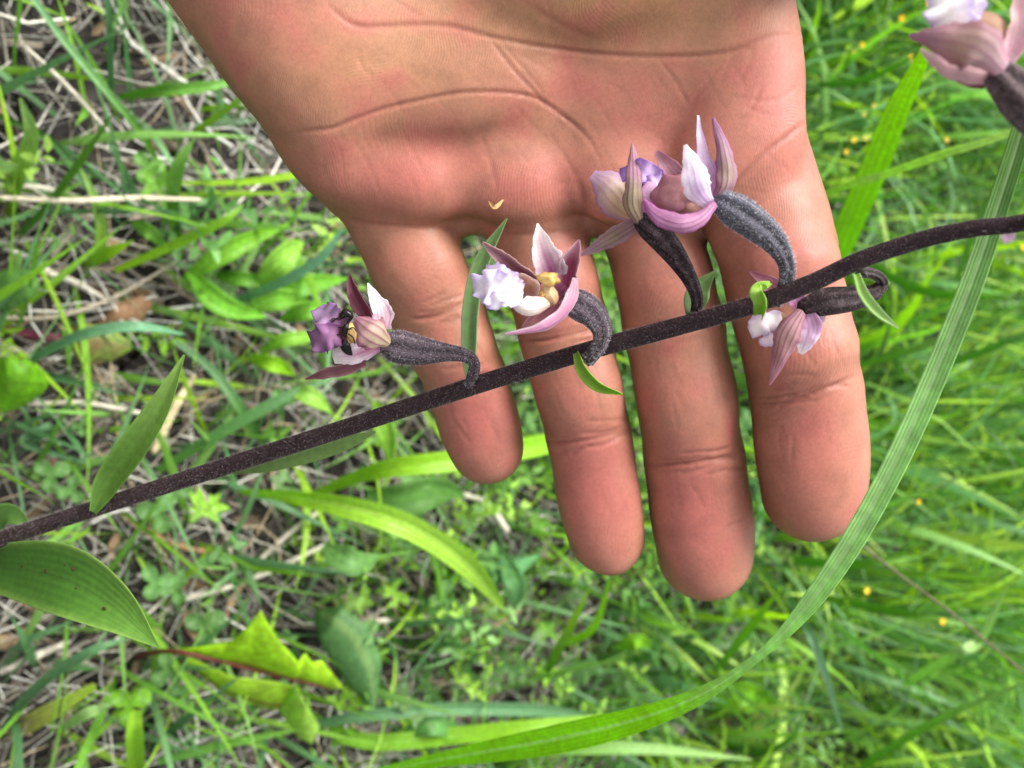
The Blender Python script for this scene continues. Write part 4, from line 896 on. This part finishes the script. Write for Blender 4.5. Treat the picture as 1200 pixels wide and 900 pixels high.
TB = [  # pts, half widths, colours, label
    ([(340, 853, .01), (430, 838, .04), (520, 830, .05), (640, 832, .06), (720, 845, .05)], [5, 8, 9, 8, 1], TEAL * .8, TEAL, 'blue-green blade along the bottom above the bright long blade'),
    ([(330, 820, .0), (420, 868, .03), (540, 862, .05), (640, 852, .07), (780, 835, .08)], [6, 10, 11, 10, 2], MID, LIME, 'yellow-green blade just above the long arching one near its tip'),
    ([(10, 440, .0), (60, 410, .03), (110, 390, .05), (165, 384, .06), (216, 392, .05)], [4, 7, 8, 7, 1], TEAL, lin(124, 176, 138), 'teal blade bent over the red-stalked leaf'),
    ([(20, 432, .0), (80, 445, .02), (145, 462, .03)], [5, 5, 1], TEAL * .7, TEAL, 'short teal blade under the red-stalked leaf'),
    ([(205, 400, .03), (250, 436, .03), (285, 485, .03), (312, 525, .01)], [3, 6, 7, 4], TEAL * .7, DEEP, 'dark blue-green blade right of the lance-shaped orchid leaf tip'),
    ([(0, 545, .0), (60, 500, .02), (30, 520, .02), (130, 548, .02)], [5, 5, 5, 1], TEAL * .7, TEAL * .9, 'blue-green blade lying left of the lance-shaped orchid leaf'),
    ([(185, 552, .01), (265, 504, .03), (335, 466, .04), (400, 440, .04)], [5, 8, 7, 1], DEEP, TEAL * .8, 'dark blade running beside the stem between leaf and lowest flower'),
    ([(0, 297, .0), (50, 250, .03), (95, 190, .06), (133, 133, .08)], [5, 5, 5.5, 1], DEEP, MID, 'straight green blade left of the hand crossing the white straw'),
    ([(-10, 132, .0), (60, 165, .02), (100, 215, .03), (142, 262, .02)], [4, 5, 5, 1], DEEP * .9, TEAL * .7, 'thin dark blade bowed over the bare soil at far left'),
    ([(36, -6, .05), (75, 48, .05), (132, 116, .05), (162, 152, .04), (190, 200, .02)], [4, 5, 5, 5, 3], TEAL, MID, 'long straight blade slanting down from the top left corner'),
    ([(126, -10, .06), (130, 40, .05), (131, 112, .02)], [4, 5, 4], TEAL, TEAL * .8, 'upright teal blade near the top edge left of the hand'),
    ([(140, 114, .02), (190, 107, .05), (240, 102, .06), (275, 96, .06)], [4, 8, 7, 3], MID, lin(118, 176, 76), 'green blade pointing at the edge of the palm'),
    ([(205, 215, .03), (300, 213, .05), (375, 200, .06)], [2, 5, 5], YG, LIME, 'lime blade touching the outer edge of the palm'),
    ([(215, 310, .0), (202, 240, .03), (208, 195, .05), (228, 162, .06)], [3, 8, 9, 1], MID, lin(140, 190, 92), 'upright light green blade crossing the end of the white straw'),
    ([(8, 262, .0), (22, 205, .03), (38, 160, .05), (24, 115, .06)], [7, 11, 10, 2], YG * .8, PALE, 'pale yellow-green blade standing at the left edge'),
    ([(95, 330, .0), (116, 285, .02), (112, 240, .03), (92, 193, .04)], [4, 8, 7, 1], YG, PALE, 'curved pale blade under the white straw'),
    ([(100, 312, .01), (125, 298, .03), (156, 282, .04)], [4, 8, 1], LIME * .9, LIME, 'short lime blade below the curved pale one'),
    ([(135, 318, .02), (200, 290, .04), (262, 260, .06), (285, 240, .06)], [4, 7, 6, 1], LIME * .8, lin(124, 180, 52), 'lime blade leading to the broad leaf cluster'),
    ([(262, 358, .02), (320, 335, .06), (372, 305, .08), (402, 268, .09)], [4, 6, 6.5, 2], TEAL, lin(124, 178, 140), 'teal blade reaching to the base of the little finger'),
    ([(-8, 866, .0), (45, 805, .03), (105, 765, .05), (152, 748, .05)], [5, 7, 7, 1], TEAL * .7, TEAL * .9, 'long teal blade below the spotted oval leaf'),
    ([(-8, 800, .0), (25, 755, .02), (85, 728, .03)], [5, 6, 1], TEAL * .8, TEAL, 'short teal blade at the left edge under the oval leaf'),
    ([(-6, 868, .0), (50, 840, .02), (112, 804, .03)], [9, 12, 5], lin(150, 130, 84), YG * .8, 'yellowing blade with a brown base in the lower left corner'),
    ([(172, 880, .0), (225, 838, .03), (282, 792, .05)], [5, 6, 1], TEAL * .7, TEAL, 'teal blade slanting under the toothed lime leaf'),
    ([(160, 910, .0), (157, 865, .05), (158, 832, .06)], [10, 11.5, 8], LIME, lin(160, 206, 60), 'stubby lime blade cut off at the bottom edge'),
    ([(70, 856, .02), (100, 838, .04), (132, 825, .04)], [2, 8, 2], PALE, PALE, 'pale narrow leaf above the yellowing blade'),
    ([(185, 892, .02), (262, 872, .03), (345, 855, .04)], [5, 6, 2], DEEP, MID, 'dark green blade along the bottom under the toothed leaf'),
    ([(640, 790, .02), (662, 748, .06), (692, 688, .09)], [4, 7, 1], MID, YG, 'upright yellow-green blade below the ring fingertip'),
    ([(650, 760, .03), (695, 738, .07), (716, 678, .10)], [4, 6, 2], YG, LIME, 'lime blade curling up beneath the ring fingertip'),
    ([(925, 700, .14), (945, 735, .15), (966, 785, .15), (987, 858, .13)], [3, 5, 5, 1], TEAL, lin(150, 190, 150), 'pale blue-green blade hanging under the long arching blade'),
    ([(840, 786, .04), (880, 735, .09), (916, 688, .12)], [4, 6, 1], MID, LIME, 'lime blade slanting under the middle fingertip'),
    ([(990, 610, .10), (1060, 584, .14), (1132, 556, .17)], [4, 4.5, 1], PALE, lin(158, 196, 116), 'thin pale blade beside the index fingertip'),
    ([(1060, 802, .10), (1115, 770, .15), (1150, 748, .16), (1180, 688, .18)], [5, 7, 6, 1], PALE, lin(176, 208, 140), 'pale blade with a wide base crossing the dry stalk'),
    ([(960, 440, .05), (1040, 420, .12), (1120, 392, .16), (1215, 350, .20)], [4, 5, 5, 3], MID, PALE, 'slender pale stalk right of the index finger below the bract'),
    ([(1120, 425, .10), (1160, 408, .16), (1210, 388, .19)], [4, 5, 3], MID, GLAU, 'short grey-green blade at the right edge'),
    ([(960, 700, .06), (1060, 720, .10), (1150, 735, .13)], [5, 6, 1], MID, lin(120, 172, 66), 'flat green blade under the dry stalk'),
    ([(930, 655, .06), (1000, 660, .10), (1090, 650, .13)], [6, 7, 1], MID, lin(120, 176, 60), 'green blade just below the index fingertip'),
    ([(560, 900, .0), (640, 880, .05), (760, 878, .08), (880, 890, .09)], [5, 8, 7, 1], lin(110, 166, 60), PALE, 'pale green blade along the bottom edge under the long one'),
    ([(1010, 900, .06), (1090, 850, .12), (1200, 800, .17)], [5, 6, 2], MID, PALE, 'green blade rising to the right in the lower right corner'),
    ([(1000, 300, .06), (1080, 340, .12), (1180, 350, .17)], [4, 6, 1], MID, lin(126, 182, 60), 'green blade behind the narrow bract on the right'),
    ([(960, 100, .05), (1010, 95, .12), (1085, 60, .17)], [4, 5, 1], MID, lin(126, 180, 70), 'thin green blade among the yellow flowers'),
    ([(1120, 330, .10), (1150, 250, .16), (1196, 215, .19)], [4, 5, 1], MID, GLAU, 'grey-green blade behind the long blade on the right'),
]
for i, (pts, hw, c0, c1, lab) in enumerate(TB):
    if pts[0][0] > 830: pts = [(a, b, h + (0.0 if k == 0 else 0.05)) for k, (a, b, h) in enumerate(pts)]
    blade(pts, hw, c0, c1, lab, fold=0.3 + 0.05 * (i % 4), roll=(-25, 10, 30, -8, 18)[i % 5], seed=i, n=24)

# dry stalks and straws
def stalk(pts, r, c, label, name='dry_straw', cat='straw', group=None):
    P, D = gpts(pts); V, f, t = tube(P, np.array(r) * 0.82 / F * D, n=24, k=8, flat=0.7)
    nz_ = vnoise(V, 300.0, pts[0][0]); cc = np.tile(c, (len(V), 1)) * (1 + 0.25 * nz_)[:, None]
    V = V + (nz_ * 0.0004)[:, None] * CZ
    return tag(mk(name, V, f, M_STRAW, None, cc), label, cat, group)
stalk([(1003, 634, .22), (1060, 678, .225), (1120, 722, .23), (1200, 788, .235), (1270, 845, .24)], [2.4, 1.9, 1.9, 1.9, 1.9], lin(96, 92, 66), 'thin straight grey-brown dry stalk at the lower right', 'dry_stalk', 'stalk')
W_ = lin(214, 206, 188); Gy = lin(158, 148, 130); Bn = lin(134, 108, 82)
for pts, r, c, lab in [
    ([(-15, 231, .035), (80, 235, .042), (160, 232, .04), (236, 234, .034)], [3.6, 4.2, 4.0, 3.0], lin(200, 190, 166), 'long whitish straw lying level left of the hand'),
    ([(-10, 216, .016), (60, 222, .018), (125, 243, .015)], [3, 4, 2], W_ * .8, 'frayed pale straw just above the long whitish one'),
    ([(30, 55, .02), (75, 97, .022), (110, 135, .02), (141, 170, .018)], [2.4, 2.8, 2.6, 2], W_ * .9, 'thin pale straw slanting across the top left soil'),
    ([(-8, 372, .012), (60, 372, .016), (130, 350, .018), (205, 308, .016)], [2.4, 3, 3, 2], Gy, 'long curved grey stem below the white straw'),
    ([(45, 316, .014), (85, 330, .016), (125, 352, .012)], [4, 5, 3], W_ * .8, 'thick pale straw piece left of the lance-shaped leaf'),
    ([(30, 474, .012), (95, 472, .014), (165, 484, .012)], [3, 4, 3], W_ * .85, 'pale straw lying left of the orchid leaf tip'),
    ([(180, 530, .016), (203, 480, .02), (228, 440, .02)], [5, 7, 3], lin(206, 188, 150), 'broad cream straw behind the lance-shaped leaf'),
    ([(205, 705, .012), (262, 690, .016), (320, 668, .018), (378, 640, .016)], [3.5, 4, 4, 3], W_ * .85, 'long pale straw beneath the orchid stem above the toothed leaf'),
    ([(500, 566, .012), (545, 580, .02), (572, 592, .022), (594, 622, .02)], [3, 3.5, 4.5, 5], W_, 'bent cream straw under the little fingertip'),
    ([(440, 728, .012), (480, 726, .016), (524, 718, .014)], [4, 5, 4], W_ * .9, 'short white straw piece below the lime arching blade'),
    ([(0, 788, .008), (40, 770, .012), (80, 752, .010)], [5, 6, 4], W_ * .8, 'thick grey straw below the spotted oval leaf'),
    ([(60, 300, .012), (90, 262, .016), (118, 240, .014)], [5, 6, 3], Gy, 'grey split straw under the whitish straw'),
    ([(225, 560, .01), (262, 625, .014), (275, 668, .012)], [4, 4, 3], Gy, 'greyish straw crossing below the stem'),
    ([(300, 660, .012), (345, 620, .016), (392, 588, .014)], [3, 4, 3], W_ * .75, 'pale straw under the lime arching blade base'),
    ([(150, 610, .010), (210, 640, .012), (260, 648, .012)], [4, 4, 3], lin(176, 140, 100), 'tan straw below the stem near the oval leaf'),
    ([(520, 760, .02), (565, 742, .03), (610, 715, .03)], [2, 2.4, 2], Bn, 'thin brown twig below the lime arching blade tip'),
]: stalk(pts, r, c, lab)

# broad leaves: a sheet between two drawn edges
def edge_leaf(up, lo_, c0, c1, label, name='leaf', cat='leaf', bulge=0.003, n=44, ns=10, mid=None, rib=None, teeth=0.0, stalk_=None, stalkcol=None, parent=None, mat=None, rough=0.0006, blot=None):
    def samp(E):
        E = np.array([onground(*e) for e in E]); d = np.concatenate([[0], np.cumsum(np.linalg.norm(np.diff(E, axis=0), axis=1))]); d /= d[-1]
        u = np.linspace(0, 1, n); return np.stack([np.interp(u, d, E[:, k]) for k in range(3)], 1)
    A_, B_ = samp(up), samp(lo_); s = np.linspace(0, 1, ns + 1); u = np.linspace(0, 1, n)
    V = A_[:, None] * (1 - s)[None, :, None] + B_[:, None] * s[None, :, None]
    V = V + (bulge * np.sin(s * np.pi)[None] * np.sin(u * np.pi)[:, None])[..., None] * np.array([0, -0.3, 0.95])
    if teeth: V[:, 0] += (V[:, 0] - V[:, 2]) * teeth * (np.arange(n) % 3 == 0)[:, None]; V[:, -1] += (V[:, -1] - V[:, -3]) * teeth * (np.arange(n) % 3 == 1)[:, None]
    V = V.reshape(-1, 3); V = V + (rough * vnoise(V, 130.0, up[0][0]))[:, None] * np.array([0, -.4, .9])
    Vb = V - np.array([0, -.0001, .0003]); m = len(V); f = []
    ix = lambda i, j: i * (ns + 1) + j
    for i in range(n - 1):
        for j in range(ns):
            q_ = (ix(i, j), ix(i, j + 1), ix(i + 1, j + 1), ix(i + 1, j)); f.append(q_); f.append(tuple(k + m for k in q_)[::-1])
        for j, fl in ((0, 1), (ns, -1)):
            q_ = (ix(i, j), ix(i + 1, j), ix(i + 1, j) + m, ix(i, j) + m); f.append(q_[::fl])
    VV = np.vstack([V, Vb]); uu = np.tile(np.repeat(u, ns + 1), 2); ss = np.tile(np.tile(s, n), 2)
    c = mix(np.tile(c0, (len(VV), 1)), c1, uu)
    side = np.abs(((ss * 2 - 1) * 1.6 - uu * 9) % 1 - 0.5); c = c * (1 - 0.14 * np.exp(-(side / 0.12) ** 2))[:, None]
    if mid is not None: c = mix(c, np.tile(mid, (len(VV), 1)), np.exp(-((ss - (rib if rib is not None else .5)) / 0.07) ** 2) * 0.85)
    nz_ = vnoise(VV, 220.0, up[0][1]); c = c * (1 + 0.2 * nz_)[:, None]
    if blot is not None: c = mix(c, np.tile(blot, (len(VV), 1)), np.clip(vnoise(VV, 160.0, 7.7) * 2.2 - .1, 0, 1) * .8)
    if stalk_ is None:
        return tag(mk(name, VV, f, mat or M_HERB, None, c), label, cat)
    root = empty(name, onground(stalk_[0][0], stalk_[0][1], 0)); mk('leaf_blade', VV, f, mat or M_HERB, root, c)
    P, D = gpts([p[:3] for p in stalk_]); V2, f2, t2 = tube(P, np.array([p[3] for p in stalk_]) / F * D, n=24, k=8)
    mk('leaf_stalk', V2, f2, M_HERB, root, np.tile(stalkcol if stalkcol is not None else MID, (len(V2), 1)))
    return tag(root, label, cat)
edge_leaf([(200, 762, .05), (240, 757, .06), (270, 752, .065), (290, 735, .075), (306, 715, .08), (318, 738, .078), (334, 758, .075), (350, 776, .07), (357, 764, .07), (366, 776, .068), (378, 774, .066), (401, 804, .06)],
          [(200, 766, .05), (250, 775, .055), (300, 787, .055), (350, 798, .055), (385, 808, .055), (402, 807, .06)], lin(156, 204, 18), lin(170, 212, 40), 'bright lime toothed leaf with red-brown midrib in the lower left', bulge=0.004, mid=lin(112, 60, 36), rib=0.94, n=60,
          stalk_=[(150, 772, .0, 3), (196, 763, .05, 3), (250, 773, .058, 2.6), (320, 791, .058, 1.8), (385, 806, .057, .8)], stalkcol=lin(112, 58, 40))
edge_leaf([(222, 770, .03), (270, 792, .04), (330, 800, .045), (352, 806, .045)], [(218, 778, .03), (265, 815, .03), (310, 830, .03), (350, 836, .03)], lin(150, 194, 36), lin(166, 204, 50), 'second lime leaf folded under the toothed one', bulge=0.003, mid=lin(110, 70, 44), rib=0.8,
          stalk_=[(205, 770, .0, 2.5), (235, 782, .03, 2.4), (280, 806, .034, 1.6), (340, 828, .034, .7)], stalkcol=lin(120, 70, 44))
edge_leaf([(340, 812, .04), (346, 800, .05), (360, 828, .05), (374, 850, .04)], [(322, 826, .03), (335, 845, .03), (350, 865, .03), (366, 872, .035)], lin(150, 198, 60), lin(172, 210, 90), 'small curled lime leaf tip below the toothed leaf')
edge_leaf([(372, 712, .02), (400, 712, .035), (430, 732, .04), (448, 775, .04), (440, 830, .03)], [(368, 722, .02), (374, 750, .03), (388, 775, .03), (410, 805, .03), (438, 834, .03)], lin(92, 138, 74), lin(108, 154, 94), 'dull blue-green broad leaf below the lime arching blade', mid=lin(150, 180, 110), rib=0.35, bulge=0.004)
edge_leaf([(-14, 424, .05), (8, 420, .06), (34, 424, .06), (52, 438, .055), (56, 450, .05)], [(-14, 478, .05), (8, 482, .05), (30, 474, .05), (48, 462, .05), (56, 452, .05)], lin(110, 174, 20), lin(122, 184, 28), 'bright green serrated leaf at the left edge', mid=lin(96, 150, 24), teeth=0.35, bulge=0.005, rough=0.002)
edge_leaf([(-12, 322, .03), (12, 314, .035), (34, 316, .04), (47, 330, .04)], [(-12, 364, .03), (12, 364, .035), (32, 352, .04), (46, 338, .04)], lin(92, 140, 64), lin(104, 154, 70), 'smooth oval green leaf at the left edge', mid=lin(130, 170, 90), bulge=0.004)
edge_leaf([(72, 388, .012), (100, 378, .016), (132, 384, .018), (154, 402, .016)], [(70, 410, .012), (98, 422, .014), (130, 424, .014), (154, 410, .014)], lin(150, 150, 90), lin(136, 166, 72), 'yellowing mottled leaf on a purple-red stalk', mid=lin(150, 130, 90), blot=lin(136, 110, 76),
          stalk_=[(-5, 384, .006, 5), (30, 392, .010, 5.5), (60, 396, .013, 5), (82, 400, .014, 3)], stalkcol=lin(110, 44, 62))
edge_leaf([(110, 382, .008), (130, 358, .012), (165, 345, .012), (178, 352, .01)], [(112, 392, .008), (140, 388, .01), (165, 378, .01), (180, 356, .01)], lin(120, 92, 66), lin(140, 108, 80), 'withered brown leaf above the mottled one', mat=M_STRAW)
BL = [((215, 328), (252, 302), (290, 282), (338, 262), 13, lin(126, 184, 46), 'lance-shaped leaf highest in the broad leaf cluster beside the palm'),
      ((304, 334), (322, 312), (340, 295), (356, 284), 17, lin(146, 198, 72), 'short bright leaf touching the outer edge of the palm'),
      ((222, 318), (245, 345), (272, 362), (312, 372), 14, lin(124, 190, 56), 'bright leaf pointing down-right in the broad leaf cluster'),
      ((252, 322), (275, 326), (300, 328), (330, 326), 9, lin(96, 156, 34), 'deep green narrow leaf in the middle of the leaf cluster'),
      ((300, 352), (335, 340), (370, 332), (408, 326), 13, lin(110, 172, 44), 'leaf reaching right behind the lowest flower top'),
      ((280, 370), (315, 352), (340, 350), (362, 352), 14, lin(136, 196, 66), 'pale leaf below the bright one in the leaf cluster'),
      ((305, 412), (330, 400), (355, 396), (380, 392), 9, lin(130, 186, 50), 'narrow leaf left of the lowest orchid lip'),
      ((292, 420), (312, 424), (330, 430), (346, 440), 10, lin(150, 204, 40), 'lime leaf left of the lowest dark sepal'),
      ((340, 456), (356, 462), (372, 470), (388, 482), 12, lin(150, 196, 80), 'small pale leaf below the lowest dark sepal'),
      ((330, 375), (352, 366), (372, 362), (396, 360), 11, lin(118, 178, 46), 'green leaf just behind the dusky violet lip'),
      ((155, 262), (170, 268), (180, 276), (190, 290), 9, lin(116, 168, 60), 'small leaf under the lime blade left of the cluster'),
      ((440, 470), (448, 495), (454, 515), (458, 545), 13, lin(138, 186, 62), 'upright leaf between the stem and the little finger'),
      ((430, 580), (470, 585), (510, 575), (545, 580), 22, lin(106, 158, 70), 'broad soft leaf under the little fingertip'),
      ((380, 640), (402, 655), (420, 660), (446, 650), 18, lin(112, 160, 84), 'greyish lobed leaf beneath the lime arching blade'),
      ((560, 690), (585, 672), (600, 668), (632, 650), 13, lin(96, 154, 96), 'folded blue-green leaf left of the ring fingertip'),
      ((590, 650), (600, 675), (606, 690), (602, 716), 13, lin(112, 166, 100), 'upright blue-green leaf beside the folded one'),
      ((725, 760), (740, 752), (750, 752), (762, 758), 11, lin(140, 196, 40), 'small round lime leaf under the middle finger'),
      ((840, 830), (868, 816), (890, 820), (912, 838), 19, lin(128, 190, 36), 'lime lobed leaf below the long arching blade'),
      ((470, 860), (500, 850), (520, 852), (545, 862), 12, lin(104, 160, 80), 'dull leaf near the tip of the long arching blade')]
for a, b, c_, d, hw, cc, lab in BL:
    h0 = 0.02 + 0.02 * random.random()
    blade([(a[0], a[1], h0), (b[0], b[1], h0 + .012), (c_[0], c_[1], h0 + .014), (d[0], d[1], h0 + .008)], [hw * .35, hw, hw * .9, 1], cc * .9, cc * 1.05, lab, 'leaf', 'leaf', fold=0.18, cup=0.1, roll=random.uniform(-25, 25), mid=cc * 1.3, veins=3, vamt=0.1, mat=M_HERB, n=24)

# clovers: a stalk and three round leaflets
def clover(px, py, r, h, col, label, rot=0.0, spread=1.0):
    D = dep_h(px, h); k = r / F * D; c0 = onground(px, py, h)
    root = empty('clover', onground(px - 12, py + 6, 0)); tag(root, label, 'clover', 'clovers in the straw')
    V, f, t = tube(np.array([onground(px - 12, py + 6, 0), onground(px - 6, py + 4, h * .6), c0]), np.array([.0006, .0006, .0005]), n=12, k=6)
    mk('leaf_stalk', V, f, M_HERB, root, np.tile(lin(130, 166, 90), (len(V), 1)))
    for j in range(3):
        a = rot + j * 2.094; d = math.cos(a) * CX * 1.0 + math.sin(a) * CY
        d = d - np.array([0, 0, 1]) * (d[2] * 0.7); d = d / np.linalg.norm(d); up = nrm(np.array([0.1 * math.cos(a), -0.45, 0.85]))
        P = np.array([c0, c0 + d * k * .7, c0 + d * k * 1.5, c0 + d * k * 1.95 - up * k * .1])
        V, f, t, s, sd_ = strip(P, np.array([.12, .78, .85, .25]) * k * spread, n=14, ns=8, normal=up, cup=0.18, fold=0.1, thick=0.0002)
        c = np.tile(col, (len(V), 1)) * (1 + 0.08 * np.cos(s * 5))[:, None]
        c = mix(c, np.tile(lin(160, 190, 140), (len(V), 1)), np.exp(-((t - .45 - .2 * np.abs(s)) / .08) ** 2) * .35)
        mk('leaflet', V, f, M_HERB, root, c)
CG = lin(104, 152, 76)
for px, py, r, h, c, rot, lab in [
    (60, 556, 11, .03, CG, .4, 'clover left of the lance-shaped orchid leaf base'), (84, 574, 9, .025, CG * 1.1, 1.3, 'smaller clover just below the one left of the orchid leaf base'),
    (172, 196, 10, .03, lin(124, 178, 80), .2, 'clover in the soil gap above the white straw end'), (186, 600, 13, .03, CG, .9, 'clover right under the stem beside the lance-shaped leaf'),
    (205, 575, 10, .025, CG * .9, 2.0, 'clover touching the stem right of the lance-shaped leaf'), (182, 682, 11, .03, lin(116, 168, 90), .1, 'clover right of the spotted oval leaf'),
    (205, 690, 10, .022, CG * 1.1, 1.0, 'pale clover close to the spotted oval leaf tip'), (240, 735, 13, .03, CG * .75, .5, 'dark round-leaved clover above the toothed lime leaf'),
    (196, 786, 11, .035, CG, 1.7, 'clover hanging under the toothed leaf stalk'), (216, 812, 10, .03, CG * .9, .6, 'lower clover under the toothed leaf stalk'),
    (152, 826, 13, .05, lin(116, 172, 34), 2.5, 'shiny bright clover above the stubby lime blade'), (14, 432, 7, .02, CG, .3, 'tiny clover above the serrated leaf'),
    (95, 500, 6, .02, CG * 1.1, .9, 'tiny clover in the straw under the teal blade'), (330, 470, 8, .03, CG * 1.2, 2.2, 'pale small clover above the stem near the lowest flower'),
    (480, 640, 9, .03, CG * 1.1, .5, 'clover under the arching lime blade'), (520, 700, 10, .03, CG, 1.4, 'clover below the lime blade near its bend')]:
    clover(px, py, r, h, c, lab, rot)

# small yellow flowers in the grass: a thin stalk, a cup and five petals
def yellow(px, py, r, h, label, col=lin(250, 206, 20)):
    D = dep_h(px, h); k = r / F * D; c0 = onground(px, py, h); base_ = onground(px - 60, py + random.uniform(-20, 20), max(0.0, h - 0.09))
    root = empty('yellow_flower', base_); tag(root, label, 'flower', 'small yellow meadow flowers')
    V, f, t = tube(np.array([base_, (base_ + c0) / 2 + np.array([0, 0, .008]), c0]), np.array([.0006, .0005, .0005]), n=12, k=6)
    mk('flower_stalk', V, f, M_HERB, root, np.tile(lin(120, 160, 60), (len(V), 1)))
    ax_ = nrm((CAM - c0) * .6 + np.array([0, 0, .4])); e1 = nrm(np.cross(ax_, [1, .2, .1])); e2 = np.cross(ax_, e1)
    V, f, t = tube(np.array([c0 - ax_ * k * .9, c0 - ax_ * k * .4, c0]), np.array([.2, .45, .4]) * k, n=8, k=8); mk('flower_cup', V, f, M_HERB, root, np.tile(lin(120, 160, 60), (len(V), 1)))
    for j in range(5):
        a = j * 1.2566 + px; d = math.cos(a) * e1 + math.sin(a) * e2
        P = np.array([c0, c0 + d * k * .5 + ax_ * k * .25, c0 + d * k * 1.0 + ax_ * k * .35])
        V, f, t, s, _ = strip(P, np.array([.2, .5, .25]) * k, n=8, ns=4, normal=ax_, cup=.3, thick=.00015); mk('petal', V, f, M_PETAL, root, np.tile(col, (len(V), 1)))
OR = lin(250, 228, 80)
for px, py, r, h, lab, c in [
    (1067, 68, 9, .17, 'round yellow flower beside the tip of the broad lime blade', OR), (1010, 53, 8, .14, 'yellow flower on pale stems right of the palm edge', lin(236, 214, 40)),
    (1056, 22, 9, .15, 'yellow flower near the top edge left of the corner orchid flower', lin(240, 208, 30)), (1088, 4, 9, .16, 'yellow flower cut by the top edge', lin(240, 214, 40)),
    (1024, 124, 7, .14, 'dull yellow bloom left of the lime blade, upper of two', lin(214, 206, 90)), (1012, 134, 7, .14, 'dull yellow bloom left of the lime blade, lower of two', lin(206, 204, 90)),
    (1000, 164, 8, .13, 'bright yellow flower left of the lime blade base', OR), (991, 178, 7, .13, 'golden flower close to the index finger edge', lin(248, 222, 80)),
    (1014, 162, 8, .14, 'pale yellow bloom touching the lime blade', lin(222, 216, 110)), (1109, 164, 7, .16, 'deep yellow bloom above the pale stalk at the right', lin(232, 210, 100)),
    (1015, 692, 9, .15, 'yellow flower below the index fingertip', OR), (1104, 728, 9, .165, 'deep yellow flower just under the dry stalk', lin(250, 220, 70)),
    (1076, 588, 7, .17, 'yellow flower right of the long blade near the index fingertip', lin(236, 210, 40)), (1003, 424, 7, .13, 'yellow flower at the edge of the index finger joint', lin(240, 214, 30)),
    (1198, 290, 8, .19, 'deep yellow flower at the right edge under the stem', lin(246, 220, 80)), (1000, 60, 7, .13, 'pale yellow bud cluster next to the palm', lin(196, 206, 80))]:
    yellow(px, py, r * 0.45, h + .03, lab, c)
yellow(1178, 276, 10, .18, 'pale mauve flower behind the long blade under the stem', lin(176, 140, 170))
